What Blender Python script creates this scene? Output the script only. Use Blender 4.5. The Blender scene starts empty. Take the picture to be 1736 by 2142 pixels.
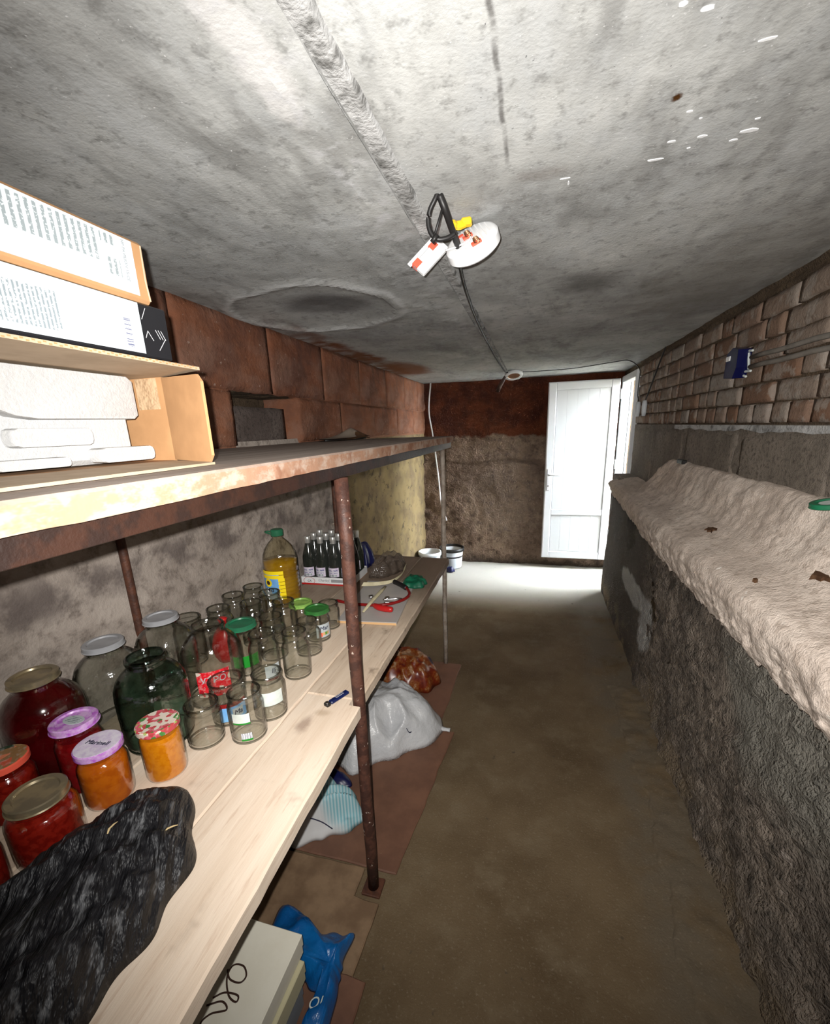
import bpy, math, random
from mathutils import Vector, Matrix, noise
random.seed(7)
S = bpy.context.scene
C = S.collection

# ------------------------------------------------------------------ camera, sky, flash, exposure
YAW, PITCH, ROLL, FPX, CY, CAMZ = 0.274235, 0.268862, -0.035084, 892.9, 1142.12, 1.49973
fw0 = Vector((-math.sin(YAW), math.cos(YAW), 0)); rt0 = Vector((math.cos(YAW), math.sin(YAW), 0)); up0 = Vector((0, 0, 1))
FW = fw0*math.cos(PITCH) - up0*math.sin(PITCH); up1 = up0*math.cos(PITCH) + fw0*math.sin(PITCH)
RT = rt0*math.cos(ROLL) + up1*math.sin(ROLL); UP = up1*math.cos(ROLL) - rt0*math.sin(ROLL)
cd = bpy.data.cameras.new('camera'); cam = bpy.data.objects.new('camera', cd); C.objects.link(cam)
cd.sensor_fit = 'HORIZONTAL'; cd.sensor_width = 36; cd.lens = FPX/1736*36
cd.shift_y = (CY-1071)/1736; cd.clip_start = 0.01
M = Matrix((RT, UP, -FW)).transposed().to_4x4(); M.translation = (0, 0, CAMZ); cam.matrix_world = M
S.camera = cam
w = bpy.data.worlds.new('sky'); S.world = w; w.use_nodes = True
bg = w.node_tree.nodes['Background']; bg.inputs[0].default_value = (0.88, 0.95, 1.0, 1); bg.inputs[1].default_value = 82
# the phone's flash, two centimetres from its lens
fd = bpy.data.lights.new('phone_flash', 'SPOT'); fl = bpy.data.objects.new('phone_flash', fd); C.objects.link(fl)
fd.energy = 142; fd.spot_size = math.radians(140); fd.spot_blend = 1; fd.shadow_soft_size = 0.005; fd.color = (1, 0.97, 0.93)
FD = (FW + RT*0.12 + UP*0.10).normalized()
fl.location = Vector((0, 0, CAMZ)) - RT*0.022 + UP*0.018; fl.rotation_euler = FD.to_track_quat('-Z', 'Y').to_euler()
S.view_settings.view_transform = 'Standard'; S.view_settings.look = 'None'; S.view_settings.gamma = 1
S.view_settings.use_curve_mapping = False; S.view_settings.exposure = 0
S.cycles.transparent_max_bounces = 28; S.cycles.max_bounces = 6; S.cycles.diffuse_bounces = 3; S.cycles.use_adaptive_sampling = True; S.cycles.adaptive_threshold = 0.03; S.cycles.glossy_bounces = 3

# ------------------------------------------------------------------ materials
class G:
    def __init__(s, name, rough=0.9, spec=0.3):
        s.m = bpy.data.materials.new(name); s.m.use_nodes = True; s.nt = s.m.node_tree
        s.b = s.nt.nodes['Principled BSDF']; s.b.inputs['Roughness'].default_value = rough
        s.b.inputs['Specular IOR Level'].default_value = spec
        s._c = None
    def n(s, t, ins=None, **kw):
        nd = s.nt.nodes.new('ShaderNode'+t)
        for k, v in kw.items(): setattr(nd, k, v)
        for k, v in (ins or {}).items(): s.put(nd.inputs[k], v)
        return nd
    def put(s, sock, v):
        if isinstance(v, bpy.types.NodeSocket): s.nt.links.new(v, sock)
        else:
            if sock.type == 'RGBA' and len(v) == 3: v = (*v, 1)
            sock.default_value = v
    def co(s, scale=(1, 1, 1), loc=(0, 0, 0), rot=(0, 0, 0)):
        if s._c is None: s._c = s.n('TexCoord').outputs['Object']
        if scale == (1, 1, 1) and loc == (0, 0, 0) and rot == (0, 0, 0): return s._c
        return s.n('Mapping', {0: s._c, 1: loc, 2: rot, 3: scale}).outputs[0]
    def noise(s, scale, detail=4, rough=0.6, co=None, dist=0.0):
        detail = min(detail, 3 if scale >= 20 else 4)
        return s.n('TexNoise', {'Vector': co or s.co(), 'Scale': scale, 'Detail': detail, 'Roughness': rough, 'Distortion': dist}).outputs[0]
    def vor(s, scale, co=None, feature='F1', out=0):
        return s.n('TexVoronoi', {'Vector': co or s.co(), 'Scale': scale}, feature=feature).outputs[out]
    def xyz(s): return s.n('SeparateXYZ', {0: s.co()}).outputs
    def math(s, op, a, b=0.0, c=0.0): return s.n('Math', {0: a, 1: b, 2: c}, operation=op).outputs[0]
    def rng(s, v, a, b, c=0.0, d=1.0, smooth=True):
        return s.n('MapRange', {0: v, 1: a, 2: b, 3: c, 4: d}, interpolation_type='SMOOTHSTEP' if smooth else 'LINEAR').outputs[0]
    def mix(s, f, a, b, blend='MIX'):
        nd = s.n('Mix', data_type='RGBA', blend_type=blend)
        s.put(nd.inputs[0], f); s.put(nd.inputs[6], a); s.put(nd.inputs[7], b); return nd.outputs[2]
    def ramp(s, f, stops, interp='LINEAR'):
        nd = s.n('ValToRGB'); cr = nd.color_ramp; cr.interpolation = interp
        while len(cr.elements) < len(stops): cr.elements.new(0.5)
        for e, (p, c) in zip(cr.elements, stops): e.position = p; e.color = (*c, 1) if len(c) == 3 else c
        s.put(nd.inputs[0], f); return nd.outputs[0]
    def base(s, v): s.put(s.b.inputs['Base Color'], v); return s
    def bump(s, h, strength=0.5, dist=0.01):
        s.put(s.b.inputs['Normal'], s.n('Bump', {'Height': h, 'Strength': strength, 'Distance': dist}).outputs[0]); return s
    def ell(s, x, y, rx, ry, ax=('X', 'Y'), soft=0.3, wob=0.0, ws=8.0):
        o = s.xyz(); a = s.math('DIVIDE', s.math('SUBTRACT', o[ax[0]], x), rx); b = s.math('DIVIDE', s.math('SUBTRACT', o[ax[1]], y), ry)
        r = s.math('SQRT', s.math('ADD', s.math('MULTIPLY', a, a), s.math('MULTIPLY', b, b)))
        if wob: r = s.math('ADD', r, s.math('MULTIPLY', s.math('SUBTRACT', s.noise(ws, 4), 0.5), wob))
        return s.rng(r, 1+soft, 1-soft)

def plain(name, c1, c2=None, scale=20.0, rough=0.6, spec=0.4, bs=0.0, bscale=60.0, metal=0.0, detail=4, bd=0.004):
    g = G(name, rough, spec)
    if c2 is None: g.base(c1)
    else: g.base(g.mix(g.rng(g.noise(scale, detail), 0.35, 0.65), c1, c2))
    if bs: g.bump(g.noise(bscale, 5, 0.65), bs, bd)
    g.b.inputs['Metallic'].default_value = metal
    return g.m

def rough_mat(name, c1, c2, c3, big=3.0, small=40.0, bs=0.6, bd=0.01, specks=None):
    g = G(name, 0.95, 0.15)
    c = g.mix(g.rng(g.noise(big, 6, 0.65), 0.35, 0.65), c1, c2)
    c = g.mix(g.rng(g.noise(small, 6, 0.7), 0.45, 0.72), c, c3)
    if specks: c = g.mix(g.rng(g.noise(specks[0], 2), 0.68, 0.74), c, specks[1])
    g.base(c); g.bump(g.math('ADD', g.noise(small, 8, 0.7), g.noise(small*4, 4, 0.7)), bs, bd)
    return g

def m_ceiling():
    g = G('ceiling_concrete', 0.93, 0.2)
    c = g.mix(g.rng(g.noise(2.2, 6, 0.65), 0.3, 0.7), (0.27, 0.273, 0.266), (0.50, 0.505, 0.49))
    st = g.noise(9, 7, 0.7, g.co((1.2, 0.6, 1), rot=(0, 0, 0.5)))
    c = g.mix(g.rng(st, 0.42, 0.68, 0, 0.75), c, (0.42, 0.43, 0.43))
    c = g.mix(g.rng(g.noise(34, 6, 0.75), 0.5, 0.75, 0, 0.6), c, (0.14, 0.138, 0.13))
    c = g.mix(g.math('MULTIPLY', g.rng(g.noise(5, 5, 0.7, g.co((1, 0.35, 1), rot=(0, 0, 0.55))), 0.5, 0.7), 0.55), c, (0.13, 0.128, 0.12))
    c = g.mix(g.rng(g.noise(150, 2), 0.68, 0.76, 0, 0.8), c, (0.6, 0.6, 0.6))
    c = g.mix(g.rng(g.noise(110, 2), 0.27, 0.22, 0, 0.7), c, (0.08, 0.08, 0.08))
    o = g.xyz()
    # pale plaster smears beside the joint and around the sealed opening
    c = g.mix(g.math('MULTIPLY', g.ell(-0.355, 0.60, 0.03, 0.11, soft=0.3, wob=1.5, ws=18), 0.7), c, (0.62, 0.61, 0.6))
    band = g.math('MULTIPLY', g.rng(o['X'], -0.40, -0.35), g.rng(o['X'], -0.26, -0.35))
    c = g.mix(g.math('MULTIPLY', band, g.rng(g.noise(22, 5), 0.5, 0.66, 0, 0.7)), c, (0.5, 0.5, 0.51))
    ring = g.math('SUBTRACT', g.ell(-0.83, 1.68, 0.34, 0.33, soft=0.05, wob=0.5, ws=5), g.ell(-0.83, 1.68, 0.31, 0.30, soft=0.06, wob=0.5, ws=5))
    c = g.mix(g.math('MULTIPLY', ring, 0.8), c, (0.55, 0.56, 0.56))
    c = g.mix(g.math('MULTIPLY', g.ell(-0.78, 1.66, 0.16, 0.13, soft=0.4, wob=0.5), 0.75), c, (0.10, 0.095, 0.095))
    # rust-brown paint from the wall on the far left of the slab
    lim = g.math('ADD', -1.02, g.math('MULTIPLY', g.math('SUBTRACT', g.noise(3.0, 4), 0.5), 0.5))
    rust = g.math('MULTIPLY', g.rng(g.math('SUBTRACT', o['X'], lim), 0.06, -0.04), g.rng(o['Y'], 1.55, 2.3))
    rust = g.math('MULTIPLY', rust, g.rng(o['Y'], 4.1, 3.6))
    c = g.mix(g.math('MULTIPLY', rust, g.rng(g.noise(7, 4), 0.25, 0.6)), c, (0.16, 0.055, 0.02))
    r2 = g.ell(-0.98, 3.45, 0.15, 0.38, soft=0.35, wob=0.6)
    c = g.mix(g.math('MULTIPLY', r2, 0.9), c, (0.17, 0.06, 0.02))
    # dark seam and damp spots
    l1 = g.math('MULTIPLY', g.rng(g.math('ABSOLUTE', g.math('ADD', o['X'], g.math('ADD', 0.062, g.math('MULTIPLY', g.noise(14, 2), 0.008)))), 0.006, 0.001), g.rng(o['Y'], 0.95, 0.9))
    c = g.mix(g.math('MULTIPLY', l1, g.rng(g.noise(30, 3), 0.3, 0.6, 0.1, 0.8)), c, (0.09, 0.085, 0.08))
    c = g.mix(g.math('MULTIPLY', g.ell(0.18, 0.849, 0.006, 0.008, soft=0.5, wob=2.0, ws=90), 1.0), c, (0.06, 0.02, 0.0))
    c = g.mix(g.math('MULTIPLY', g.ell(0.16, 1.72, 0.09, 0.12, soft=0.7, wob=1.2, ws=10), 0.7), c, (0.08, 0.075, 0.07))
    c = g.mix(g.math('MULTIPLY', g.ell(0.0, 0.985, 0.05, 0.02, soft=0.7, wob=1.5, ws=20), 0.35), c, (0.13, 0.1, 0.08))
    c = g.mix(g.math('MULTIPLY', g.ell(0.6, 1.9, 0.25, 0.5, soft=0.8, wob=1.5, ws=6), 0.5), c, (0.13, 0.115, 0.09))
    g.base(c); g.bump(g.math('ADD', g.noise(30, 8, 0.7), g.math('MULTIPLY', g.noise(140, 4), 0.8)), 0.28, 0.004)
    return g.m

def m_floor():
    g = G('floor_concrete', 0.9, 0.25)
    c = g.mix(g.rng(g.noise(1.6, 6, 0.6), 0.3, 0.7), (0.165, 0.117, 0.066), (0.095, 0.062, 0.031))
    c = g.mix(g.rng(g.noise(6, 6, 0.65), 0.45, 0.75, 0, 0.7), c, (0.185, 0.140, 0.086))
    o = g.xyz()
    c = g.mix(g.math('MULTIPLY', g.rng(o['X'], 0.30, 0.46), g.rng(g.noise(5, 5), 0.35, 0.6)), c, (0.14, 0.11, 0.075))
    c = g.mix(g.rng(g.noise(120, 3), 0.55, 0.75, 0, 0.4), c, (0.27, 0.225, 0.165))
    c = g.mix(g.math('MULTIPLY', g.rng(o['Y'], 3.3, 3.9), 0.8), c, (0.50, 0.485, 0.44))  # daylight pool by the doorway painted in: floor colour paler at the far end
    c = g.mix(g.math('MULTIPLY', g.rng(g.noise(18, 3), 0.68, 0.74), 0.6), c, (0.06, 0.05, 0.035))
    g.base(c); g.bump(g.math('ADD', g.noise(25, 7, 0.7), g.noise(160, 3)), 0.35, 0.006)
    return g.m

def m_leftwall():
    g = rough_mat('left_wall_plaster', (0.42, 0.365, 0.32), (0.31, 0.265, 0.23), (0.17, 0.14, 0.12), 2.6, 16, 0.3, 0.008)
    o = g.xyz(); cur = g.b.inputs['Base Color'].links[0].from_socket
    st = g.math('ADD', o['Z'], g.math('MULTIPLY', g.math('SUBTRACT', g.noise(4.5, 5), 0.5), 0.16))
    k = g.math('MULTIPLY', g.rng(st, 1.02, 1.09), g.rng(st, 1.22, 1.12))
    cur = g.mix(g.math('MULTIPLY', k, g.rng(g.noise(9, 5), 0.4, 0.62, 0, 0.85)), cur, (0.12, 0.098, 0.09))
    yel = g.rng(g.math('ADD', o['Y'], g.math('MULTIPLY', g.noise(5, 4), 0.2)), 2.45, 2.75)
    ycol = g.mix(g.rng(g.noise(5, 5), 0.4, 0.65), (0.225, 0.165, 0.082), (0.155, 0.113, 0.065))
    cur = g.mix(yel, cur, ycol)
    mold = g.math('MULTIPLY', yel, g.rng(g.noise(13, 7, 0.75), 0.56, 0.66))
    band = g.math('MULTIPLY', g.rng(g.math('ADD', st, g.math('MULTIPLY', o['Y'], -0.1)), 0.95, 1.06), g.rng(g.math('ADD', st, g.math('MULTIPLY', o['Y'], -0.1)), 1.2, 1.1))
    cur = g.mix(g.math('MULTIPLY', mold, 0.85), cur, (0.06, 0.05, 0.035))
    cur = g.mix(g.math('MULTIPLY', g.math('MULTIPLY', yel, band), 0.35), cur, (0.08, 0.065, 0.04))
    g.base(cur); return g.m

def m_backwall():
    g = rough_mat('back_wall_concrete', (0.25, 0.175, 0.125), (0.15, 0.10, 0.072), (0.075, 0.048, 0.034), 2.5, 14, 0.9, 0.02)
    o = g.xyz(); cur = g.b.inputs['Base Color'].links[0].from_socket
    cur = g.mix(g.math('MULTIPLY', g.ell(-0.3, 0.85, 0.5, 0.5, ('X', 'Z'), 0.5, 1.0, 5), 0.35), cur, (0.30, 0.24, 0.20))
    e = g.math('ADD', o['Z'], g.math('MULTIPLY', g.math('SUBTRACT', g.noise(5, 3), 0.5), 0.16))
    red = g.mix(g.rng(g.noise(6, 5), 0.35, 0.65), (0.115, 0.032, 0.014), (0.055, 0.016, 0.010))
    cur = g.mix(g.rng(e, 1.38, 1.41), cur, red)
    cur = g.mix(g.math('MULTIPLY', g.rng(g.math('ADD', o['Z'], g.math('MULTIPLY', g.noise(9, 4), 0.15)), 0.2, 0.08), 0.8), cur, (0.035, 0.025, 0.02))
    g.base(cur); return g.m

def m_block_red():
    g = G('red_washed_block', 0.95, 0.15); r = g.n('ObjectInfo').outputs['Random']
    c = g.mix(g.rng(g.noise(6, 6), 0.35, 0.65), (0.20, 0.078, 0.042), (0.115, 0.052, 0.036))
    c = g.mix(g.rng(g.noise(2.1, 4, co=g.n('TexCoord').outputs['Generated']), 0.4, 0.65, 0, 0.5), c, (0.24, 0.145, 0.11))
    c = g.mix(g.math('MULTIPLY', r, 0.35), c, (0.27, 0.12, 0.065))
    c = g.mix(g.rng(g.noise(60, 3), 0.66, 0.72, 0, 0.6), c, (0.4, 0.3, 0.25))
    g.base(c); g.bump(g.noise(35, 8, 0.7), 0.6, 0.01); return g.m

def m_brick():
    g = G('old_brick', 0.95, 0.15); r = g.n('ObjectInfo').outputs['Random']
    c = g.ramp(r, [(0.0, (0.17, 0.095, 0.06)), (0.25, (0.20, 0.125, 0.088)), (0.45, (0.235, 0.18, 0.14)), (0.65, (0.19, 0.11, 0.07)), (0.82, (0.27, 0.23, 0.195)), (1, (0.21, 0.15, 0.11))])
    wv = g.n('VectorMath', {0: g.co(), 1: g.n('ObjectInfo').outputs['Location']}, operation='ADD').outputs[0]
    k = g.rng(g.noise(9, 4, co=wv), 0.5, 0.56)
    c = g.mix(g.math('MULTIPLY', k, 0.6), c, (0.30, 0.26, 0.22))
    c = g.mix(g.rng(g.noise(40, 6, 0.7, wv), 0.5, 0.72, 0, 0.6), c, (0.13, 0.085, 0.06))
    c = g.mix(1.0, c, (1.02, 1.05, 1.08), 'MULTIPLY')
    g.base(c); g.bump(g.noise(70, 7, 0.7, wv), 0.6, 0.006); return g.m

def m_wood(name, c1, c2, c3, sc=(9, 0.8, 9), rot=0.0, dirt=0.3):
    g = G(name, 0.75, 0.25)
    co = g.co(sc, rot=(0, 0, rot))
    c = g.mix(g.rng(g.noise(2.2, 5, 0.6, co, 0.4), 0.3, 0.7), c1, c2)
    c = g.mix(g.rng(g.noise(9, 6, 0.7, co), 0.52, 0.75, 0, 0.7), c, c3)
    c = g.mix(g.rng(g.noise(7, 5, 0.7), 0.6, 0.75, 0, dirt), c, (0.16, 0.11, 0.075))
    far_brown = g.math('MULTIPLY', g.rng(g.math('ADD', g.xyz()['Y'], g.math('MULTIPLY', g.noise(4, 4), 0.5)), 1.6, 2.3), 0.9)  # planks turn browner towards the far end of the shelf
    c = g.mix(far_brown, c, (0.16, 0.112, 0.078))
    c = g.mix(g.math('MULTIPLY', g.ell(-0.575, 0.865, 0.016, 0.03, soft=0.6, wob=1.4, ws=30), 0.7), c, (0.30, 0.20, 0.15))
    c = g.mix(g.math('MULTIPLY', g.ell(-0.545, 0.925, 0.02, 0.012, soft=0.7, wob=1.4, ws=30), 0.5), c, (0.38, 0.27, 0.17))
    g.base(c); g.bump(g.noise(12, 6, 0.7, co), 0.25, 0.003); return g.m

def m_glass(name, tint=(0.93, 0.95, 0.92), edge=(0.42, 0.45, 0.40), rough=0.07, e0=0.45, f0=0.06, wav=0.25):
    # thin-walled glass: clear face on, darker and more mirror-like towards its edges, slightly wavy
    g = G(name); nt = g.nt
    bp_ = g.n('Bump', {'Height': g.noise(45, 2), 'Strength': wav, 'Distance': 0.01}).outputs[0]
    fc = g.n('LayerWeight', {'Blend': 0.5, 'Normal': bp_}).outputs['Facing']
    t = g.n('BsdfTransparent', {0: g.mix(g.rng(fc, e0, 0.97), tint, edge)})
    gl = g.n('BsdfGlossy', {'Color': (1, 1, 1), 'Roughness': rough, 'Normal': bp_})
    fr = g.math('ADD', f0, g.math('MULTIPLY', 0.85, g.math('POWER', fc, 4.5)))
    mx = g.n('MixShader', {0: fr})
    nt.links.new(t.outputs[0], mx.inputs[1]); nt.links.new(gl.outputs[0], mx.inputs[2])
    nt.links.new(mx.outputs[0], nt.nodes['Material Output'].inputs[0]); return g.m

def m_film(name, alpha, col):
    g = G(name, 0.12, 0.8); g.base(col); g.b.inputs['Alpha'].default_value = alpha
    g.bump(g.noise(30, 3), 0.8, 0.02); return g.m

def m_jam(name, c1, c2, sc=60):
    g = G(name, 0.12, 0.5); g.base(g.mix(g.rng(g.noise(sc, 3), 0.4, 0.62), c1, c2))
    g.b.inputs['Coat Weight'].default_value = 0.6; g.b.inputs['Coat Roughness'].default_value = 0.03; return g.m

def m_lidprint(name, stops, scale=60, ground=None):
    g = G(name, 0.3, 0.5)
    v = g.vor(scale, out=1); f = g.n('SeparateColor', {0: v}).outputs[0]
    c = g.ramp(f, stops, 'CONSTANT'); c = g.mix(g.rng(g.noise(90, 4), 0.5, 0.65, 0, 0.2), c, (0.8, 0.75, 0.72))
    g.base(c); return g.m

def m_print(name, ground, ink, rows, axis_row='Z', axis_run='Y', scale=260, dens=0.47):
    # fine lines of unreadable small print
    g = G(name, 0.55, 0.3); o = g.xyz()
    fr = g.math('FRACT', g.math('MULTIPLY', o[axis_row], rows)); line = g.math('LESS_THAN', g.math('ABSOLUTE', g.math('SUBTRACT', fr, 0.5)), 0.24)
    ch = g.math('GREATER_THAN', g.noise(scale, 1), dens); g.base(g.mix(g.math('MULTIPLY', g.math('MULTIPLY', line, ch), 0.75), ground, ink)); return g.m

def m_barcode(name, axis='Z', sc=420):
    g = G(name, 0.5, 0.3); o = g.xyz()
    v = g.n('CombineXYZ', {0: g.math('MULTIPLY', o[axis], sc)}).outputs[0]
    g.base(g.mix(g.math('GREATER_THAN', g.n('TexNoise', {'Vector': v, 'Scale': 1.0, 'Detail': 1.0}, noise_dimensions='3D').outputs[0], 0.5), (0.8, 0.82, 0.85), (0.12, 0.13, 0.2))); return g.m

MT = {}
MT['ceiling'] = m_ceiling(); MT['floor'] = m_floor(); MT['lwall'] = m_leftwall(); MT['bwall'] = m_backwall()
MT['redblock'] = m_block_red(); MT['brick'] = m_brick()
MT['mortar'] = rough_mat('brown_mortar', (0.12, 0.085, 0.055), (0.085, 0.06, 0.04), (0.05, 0.036, 0.025), 5, 50, 0.7, 0.008).m
MT['joint'] = rough_mat('joint_mortar', (0.33, 0.33, 0.325), (0.45, 0.45, 0.445), (0.13, 0.128, 0.122), 7, 26, 0.5, 0.006).m
MT['greyblock'] = rough_mat('grey_cinder_block', (0.235, 0.20, 0.165), (0.165, 0.14, 0.115), (0.10, 0.085, 0.07), 4, 60, 0.6, 0.006).m
MT['niche'] = rough_mat('niche_block', (0.16, 0.13, 0.115), (0.11, 0.085, 0.075), (0.06, 0.05, 0.045), 6, 60, 0.6, 0.006).m
MT['ledge'] = rough_mat('ledge_plaster', (0.72, 0.62, 0.54), (0.58, 0.485, 0.415), (0.44, 0.36, 0.30), 4, 38, 0.55, 0.006, (22, (0.8, 0.73, 0.66))).m
gr = rough_mat('dark_rubble', (0.29, 0.24, 0.195), (0.165, 0.138, 0.115), (0.085, 0.072, 0.06), 5, 24, 0.9, 0.02, (16, (0.34, 0.29, 0.25)))
cur = gr.b.inputs['Base Color'].links[0].from_socket; o_ = gr.xyz()
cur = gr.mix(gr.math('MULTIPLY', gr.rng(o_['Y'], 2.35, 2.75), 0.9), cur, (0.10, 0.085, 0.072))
cur = gr.mix(gr.ell(2.85, 0.45, 0.40, 0.075, ('Y', 'Z'), 0.2, 1.2, 6), cur, (0.46, 0.45, 0.43))
cur = gr.mix(gr.ell(2.50, 0.36, 0.12, 0.16, ('Y', 'Z'), 0.2, 1.0, 8), cur, (0.44, 0.43, 0.41))
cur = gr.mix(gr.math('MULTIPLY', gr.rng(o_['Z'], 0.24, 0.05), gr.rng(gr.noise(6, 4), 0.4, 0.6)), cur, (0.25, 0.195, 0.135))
cur = gr.mix(gr.math('MULTIPLY', gr.ell(1.15, 0.72, 0.35, 0.22, ('Y', 'Z'), 0.4, 1.0, 6), 0.8), cur, (0.22, 0.21, 0.18))
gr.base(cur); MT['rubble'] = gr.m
MT['outwall'] = plain('outside_cream_plaster', (0.46, 0.425, 0.34), (0.42, 0.39, 0.32), 5, 0.9)
MT['step'] = plain('outside_concrete', (0.5, 0.5, 0.48), (0.42, 0.42, 0.4), 12, 0.9)
MT['pvc'] = plain('white_pvc', (0.80, 0.82, 0.84), None, rough=0.35)
MT['chrome'] = plain('bright_metal', (0.7, 0.7, 0.7), None, rough=0.25, metal=1)
MT['rust'] = plain('rusty_brown_steel', (0.105, 0.038, 0.020), (0.055, 0.022, 0.014), 40, 0.6, 0.4, 0.4, 120)
g = G('flaking_pipe', 0.6, 0.4)
c = g.mix(g.rng(g.noise(35, 4), 0.4, 0.6), (0.085, 0.034, 0.022), (0.048, 0.02, 0.014))
c = g.mix(g.rng(g.noise(55, 3), 0.66, 0.70), c, (0.45, 0.36, 0.3)); g.base(c); g.bump(g.noise(120, 4), 0.4, 0.003); MT['pipe'] = g.m
MT['greypipe'] = plain('bare_grey_pipe', (0.36, 0.31, 0.26), (0.25, 0.2, 0.16), 40, 0.6, 0.4, 0.3, 120)
g = G('rail_paint', 0.55, 0.4); o_ = g.xyz()
c = g.mix(g.rng(g.math('ADD', o_['Y'], g.math('MULTIPLY', g.noise(8, 4), 0.3)), 1.05, 1.45), g.mix(g.rng(g.noise(30, 4), 0.4, 0.6), (0.026, 0.0095, 0.005), (0.014, 0.006, 0.004)), (0.20, 0.20, 0.205))
g.base(c); g.bump(g.noise(110, 4), 0.3, 0.003); MT['rail'] = g.m
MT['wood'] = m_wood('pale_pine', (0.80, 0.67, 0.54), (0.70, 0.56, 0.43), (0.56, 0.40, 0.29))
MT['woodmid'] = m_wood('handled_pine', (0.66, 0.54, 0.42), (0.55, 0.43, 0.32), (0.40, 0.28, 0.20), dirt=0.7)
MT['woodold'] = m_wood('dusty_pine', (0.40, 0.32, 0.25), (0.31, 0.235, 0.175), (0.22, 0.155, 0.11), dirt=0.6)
g = G('dusty_board_top', 0.85, 0.2); geo = g.n('NewGeometry'); nz = g.n('SeparateXYZ', {0: geo.outputs['Normal']}).outputs
co = g.co((9, 0.8, 9)); top = g.mix(g.rng(g.noise(2.5, 5, 0.6, co), 0.3, 0.7), (0.36, 0.30, 0.26), (0.25, 0.20, 0.17))
edge = g.mix(g.rng(g.noise(14, 6, 0.75, g.co((1, 1, 2))), 0.42, 0.6), (0.30, 0.17, 0.11), (0.37, 0.275, 0.215)); edge = g.mix(g.rng(g.noise(10, 5), 0.52, 0.62), edge, (0.235, 0.115, 0.07))
g.base(g.mix(g.rng(nz['Z'], 0.6, 0.8), edge, top)); g.bump(g.noise(40, 6), 0.3, 0.004); MT['topboard'] = g.m
MT['hardboard'] = plain('brown_hardboard', (0.20, 0.098, 0.060), (0.14, 0.068, 0.043), 6, 0.55, 0.4, 0.2, 60, detail=7)
MT['plyfloor'] = plain('worn_plywood', (0.26, 0.17, 0.10), (0.17, 0.105, 0.06), 9, 0.7, 0.3, 0.2, 60, detail=7)
MT['kraft'] = plain('kraft_cardboard', (0.40, 0.22, 0.10), (0.35, 0.19, 0.085), 18, 0.85)
MT['kraftgrey'] = plain('dull_cardboard', (0.42, 0.32, 0.22), (0.36, 0.27, 0.18), 18, 0.85)
MT['foam'] = plain('polystyrene', (0.44, 0.445, 0.44), (0.40, 0.405, 0.41), 120, 0.8, 0.3, 0.3, 220)
MT['blackcard'] = plain('black_glossy_card', (0.012, 0.012, 0.014), None, rough=0.35)
MT['label'] = plain('white_label', (0.46, 0.505, 0.52), None, rough=0.5)
MT['textA'] = m_print('small_print_a', (0.46, 0.505, 0.52), (0.14, 0.17, 0.18), 118, 'Y', 'Z', 420, 0.40)
MT['textB'] = m_print('small_print_b', (0.46, 0.505, 0.52), (0.10, 0.13, 0.15), 210, 'Y', 'Z', 420, 0.42)
MT['scrawl'] = m_print('blue_scrawl', (0.6, 0.58, 0.66), (0.04, 0.04, 0.22), 60, 'Z', 'Y', 130, 0.48)
MT['barZ'] = m_barcode('barcode_z', 'Z', 700); MT['barX'] = m_barcode('barcode_x', 'X', 900)
MT['white'] = plain('white_plastic', (0.78, 0.79, 0.80), None, rough=0.35)
MT['whiteline'] = plain('white_ink', (0.7, 0.7, 0.72), None, rough=0.6)
MT['ink'] = plain('dark_ink', (0.02, 0.02, 0.05), None, rough=0.6)
MT['greyink'] = plain('grey_ink', (0.25, 0.27, 0.29), None, rough=0.6)
MT['black'] = plain('black_rubber', (0.012, 0.011, 0.011), None, rough=0.45)
MT['darkbrown'] = plain('dark_brown_plastic', (0.05, 0.025, 0.018), None, rough=0.4)
MT['red'] = plain('red_plastic', (0.45, 0.015, 0.015), None, rough=0.3)
MT['darkred'] = plain('dark_red_plastic', (0.20, 0.008, 0.008), None, rough=0.3)
MT['tape'] = plain('red_tape', (0.85, 0.12, 0.07), None, rough=0.4)
MT['copper'] = plain('copper_spring', (0.35, 0.18, 0.1), None, rough=0.3, metal=0.8)
MT['yellow'] = plain('yellow_plastic', (0.85, 0.55, 0.02), None, rough=0.4)
MT['orange'] = plain('orange_chipboard', (0.62, 0.38, 0.18), None, rough=0.8)
MT['laminate'] = plain('pale_laminate', (0.46, 0.43, 0.41), (0.42, 0.40, 0.38), 6, 0.4)
MT['glass'] = m_glass('clear_jar_glass', (0.95, 0.956, 0.944), (0.15, 0.16, 0.14))
MT['glassfull'] = m_glass('thin_jar_glass', (0.985, 0.985, 0.98), (0.6, 0.58, 0.55), 0.07, 0.7)
MT['glassrim'] = m_glass('jar_rim_glass', (0.74, 0.75, 0.725), (0.10, 0.105, 0.095), 0.06, 0.2, 0.10)
MT['glassrimgreen'] = m_glass('green_rim_glass', (0.40, 0.50, 0.46), (0.04, 0.06, 0.05), 0.06, 0.2, 0.10)
MT['glassgreen'] = m_glass('green_jar_glass', (0.735, 0.82, 0.785), (0.09, 0.13, 0.12))
MT['greenbottle'] = m_jam('dark_green_bottle', (0.0015, 0.005, 0.002), (0.002, 0.007, 0.003), 8)
MT['pet'] = m_glass('clear_pet', (0.93, 0.92, 0.84), (0.35, 0.33, 0.25))
MT['oil'] = m_jam('sunflower_oil', (0.36, 0.20, 0.008), (0.28, 0.145, 0.006), 14)
MT['jam_dark'] = m_jam('dark_cherry_preserve', (0.055, 0.001, 0.002), (0.03, 0.0008, 0.001), 16)
MT['jam_red'] = m_jam('tomato_preserve', (0.23, 0.012, 0.006), (0.15, 0.006, 0.003), 90)
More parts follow.
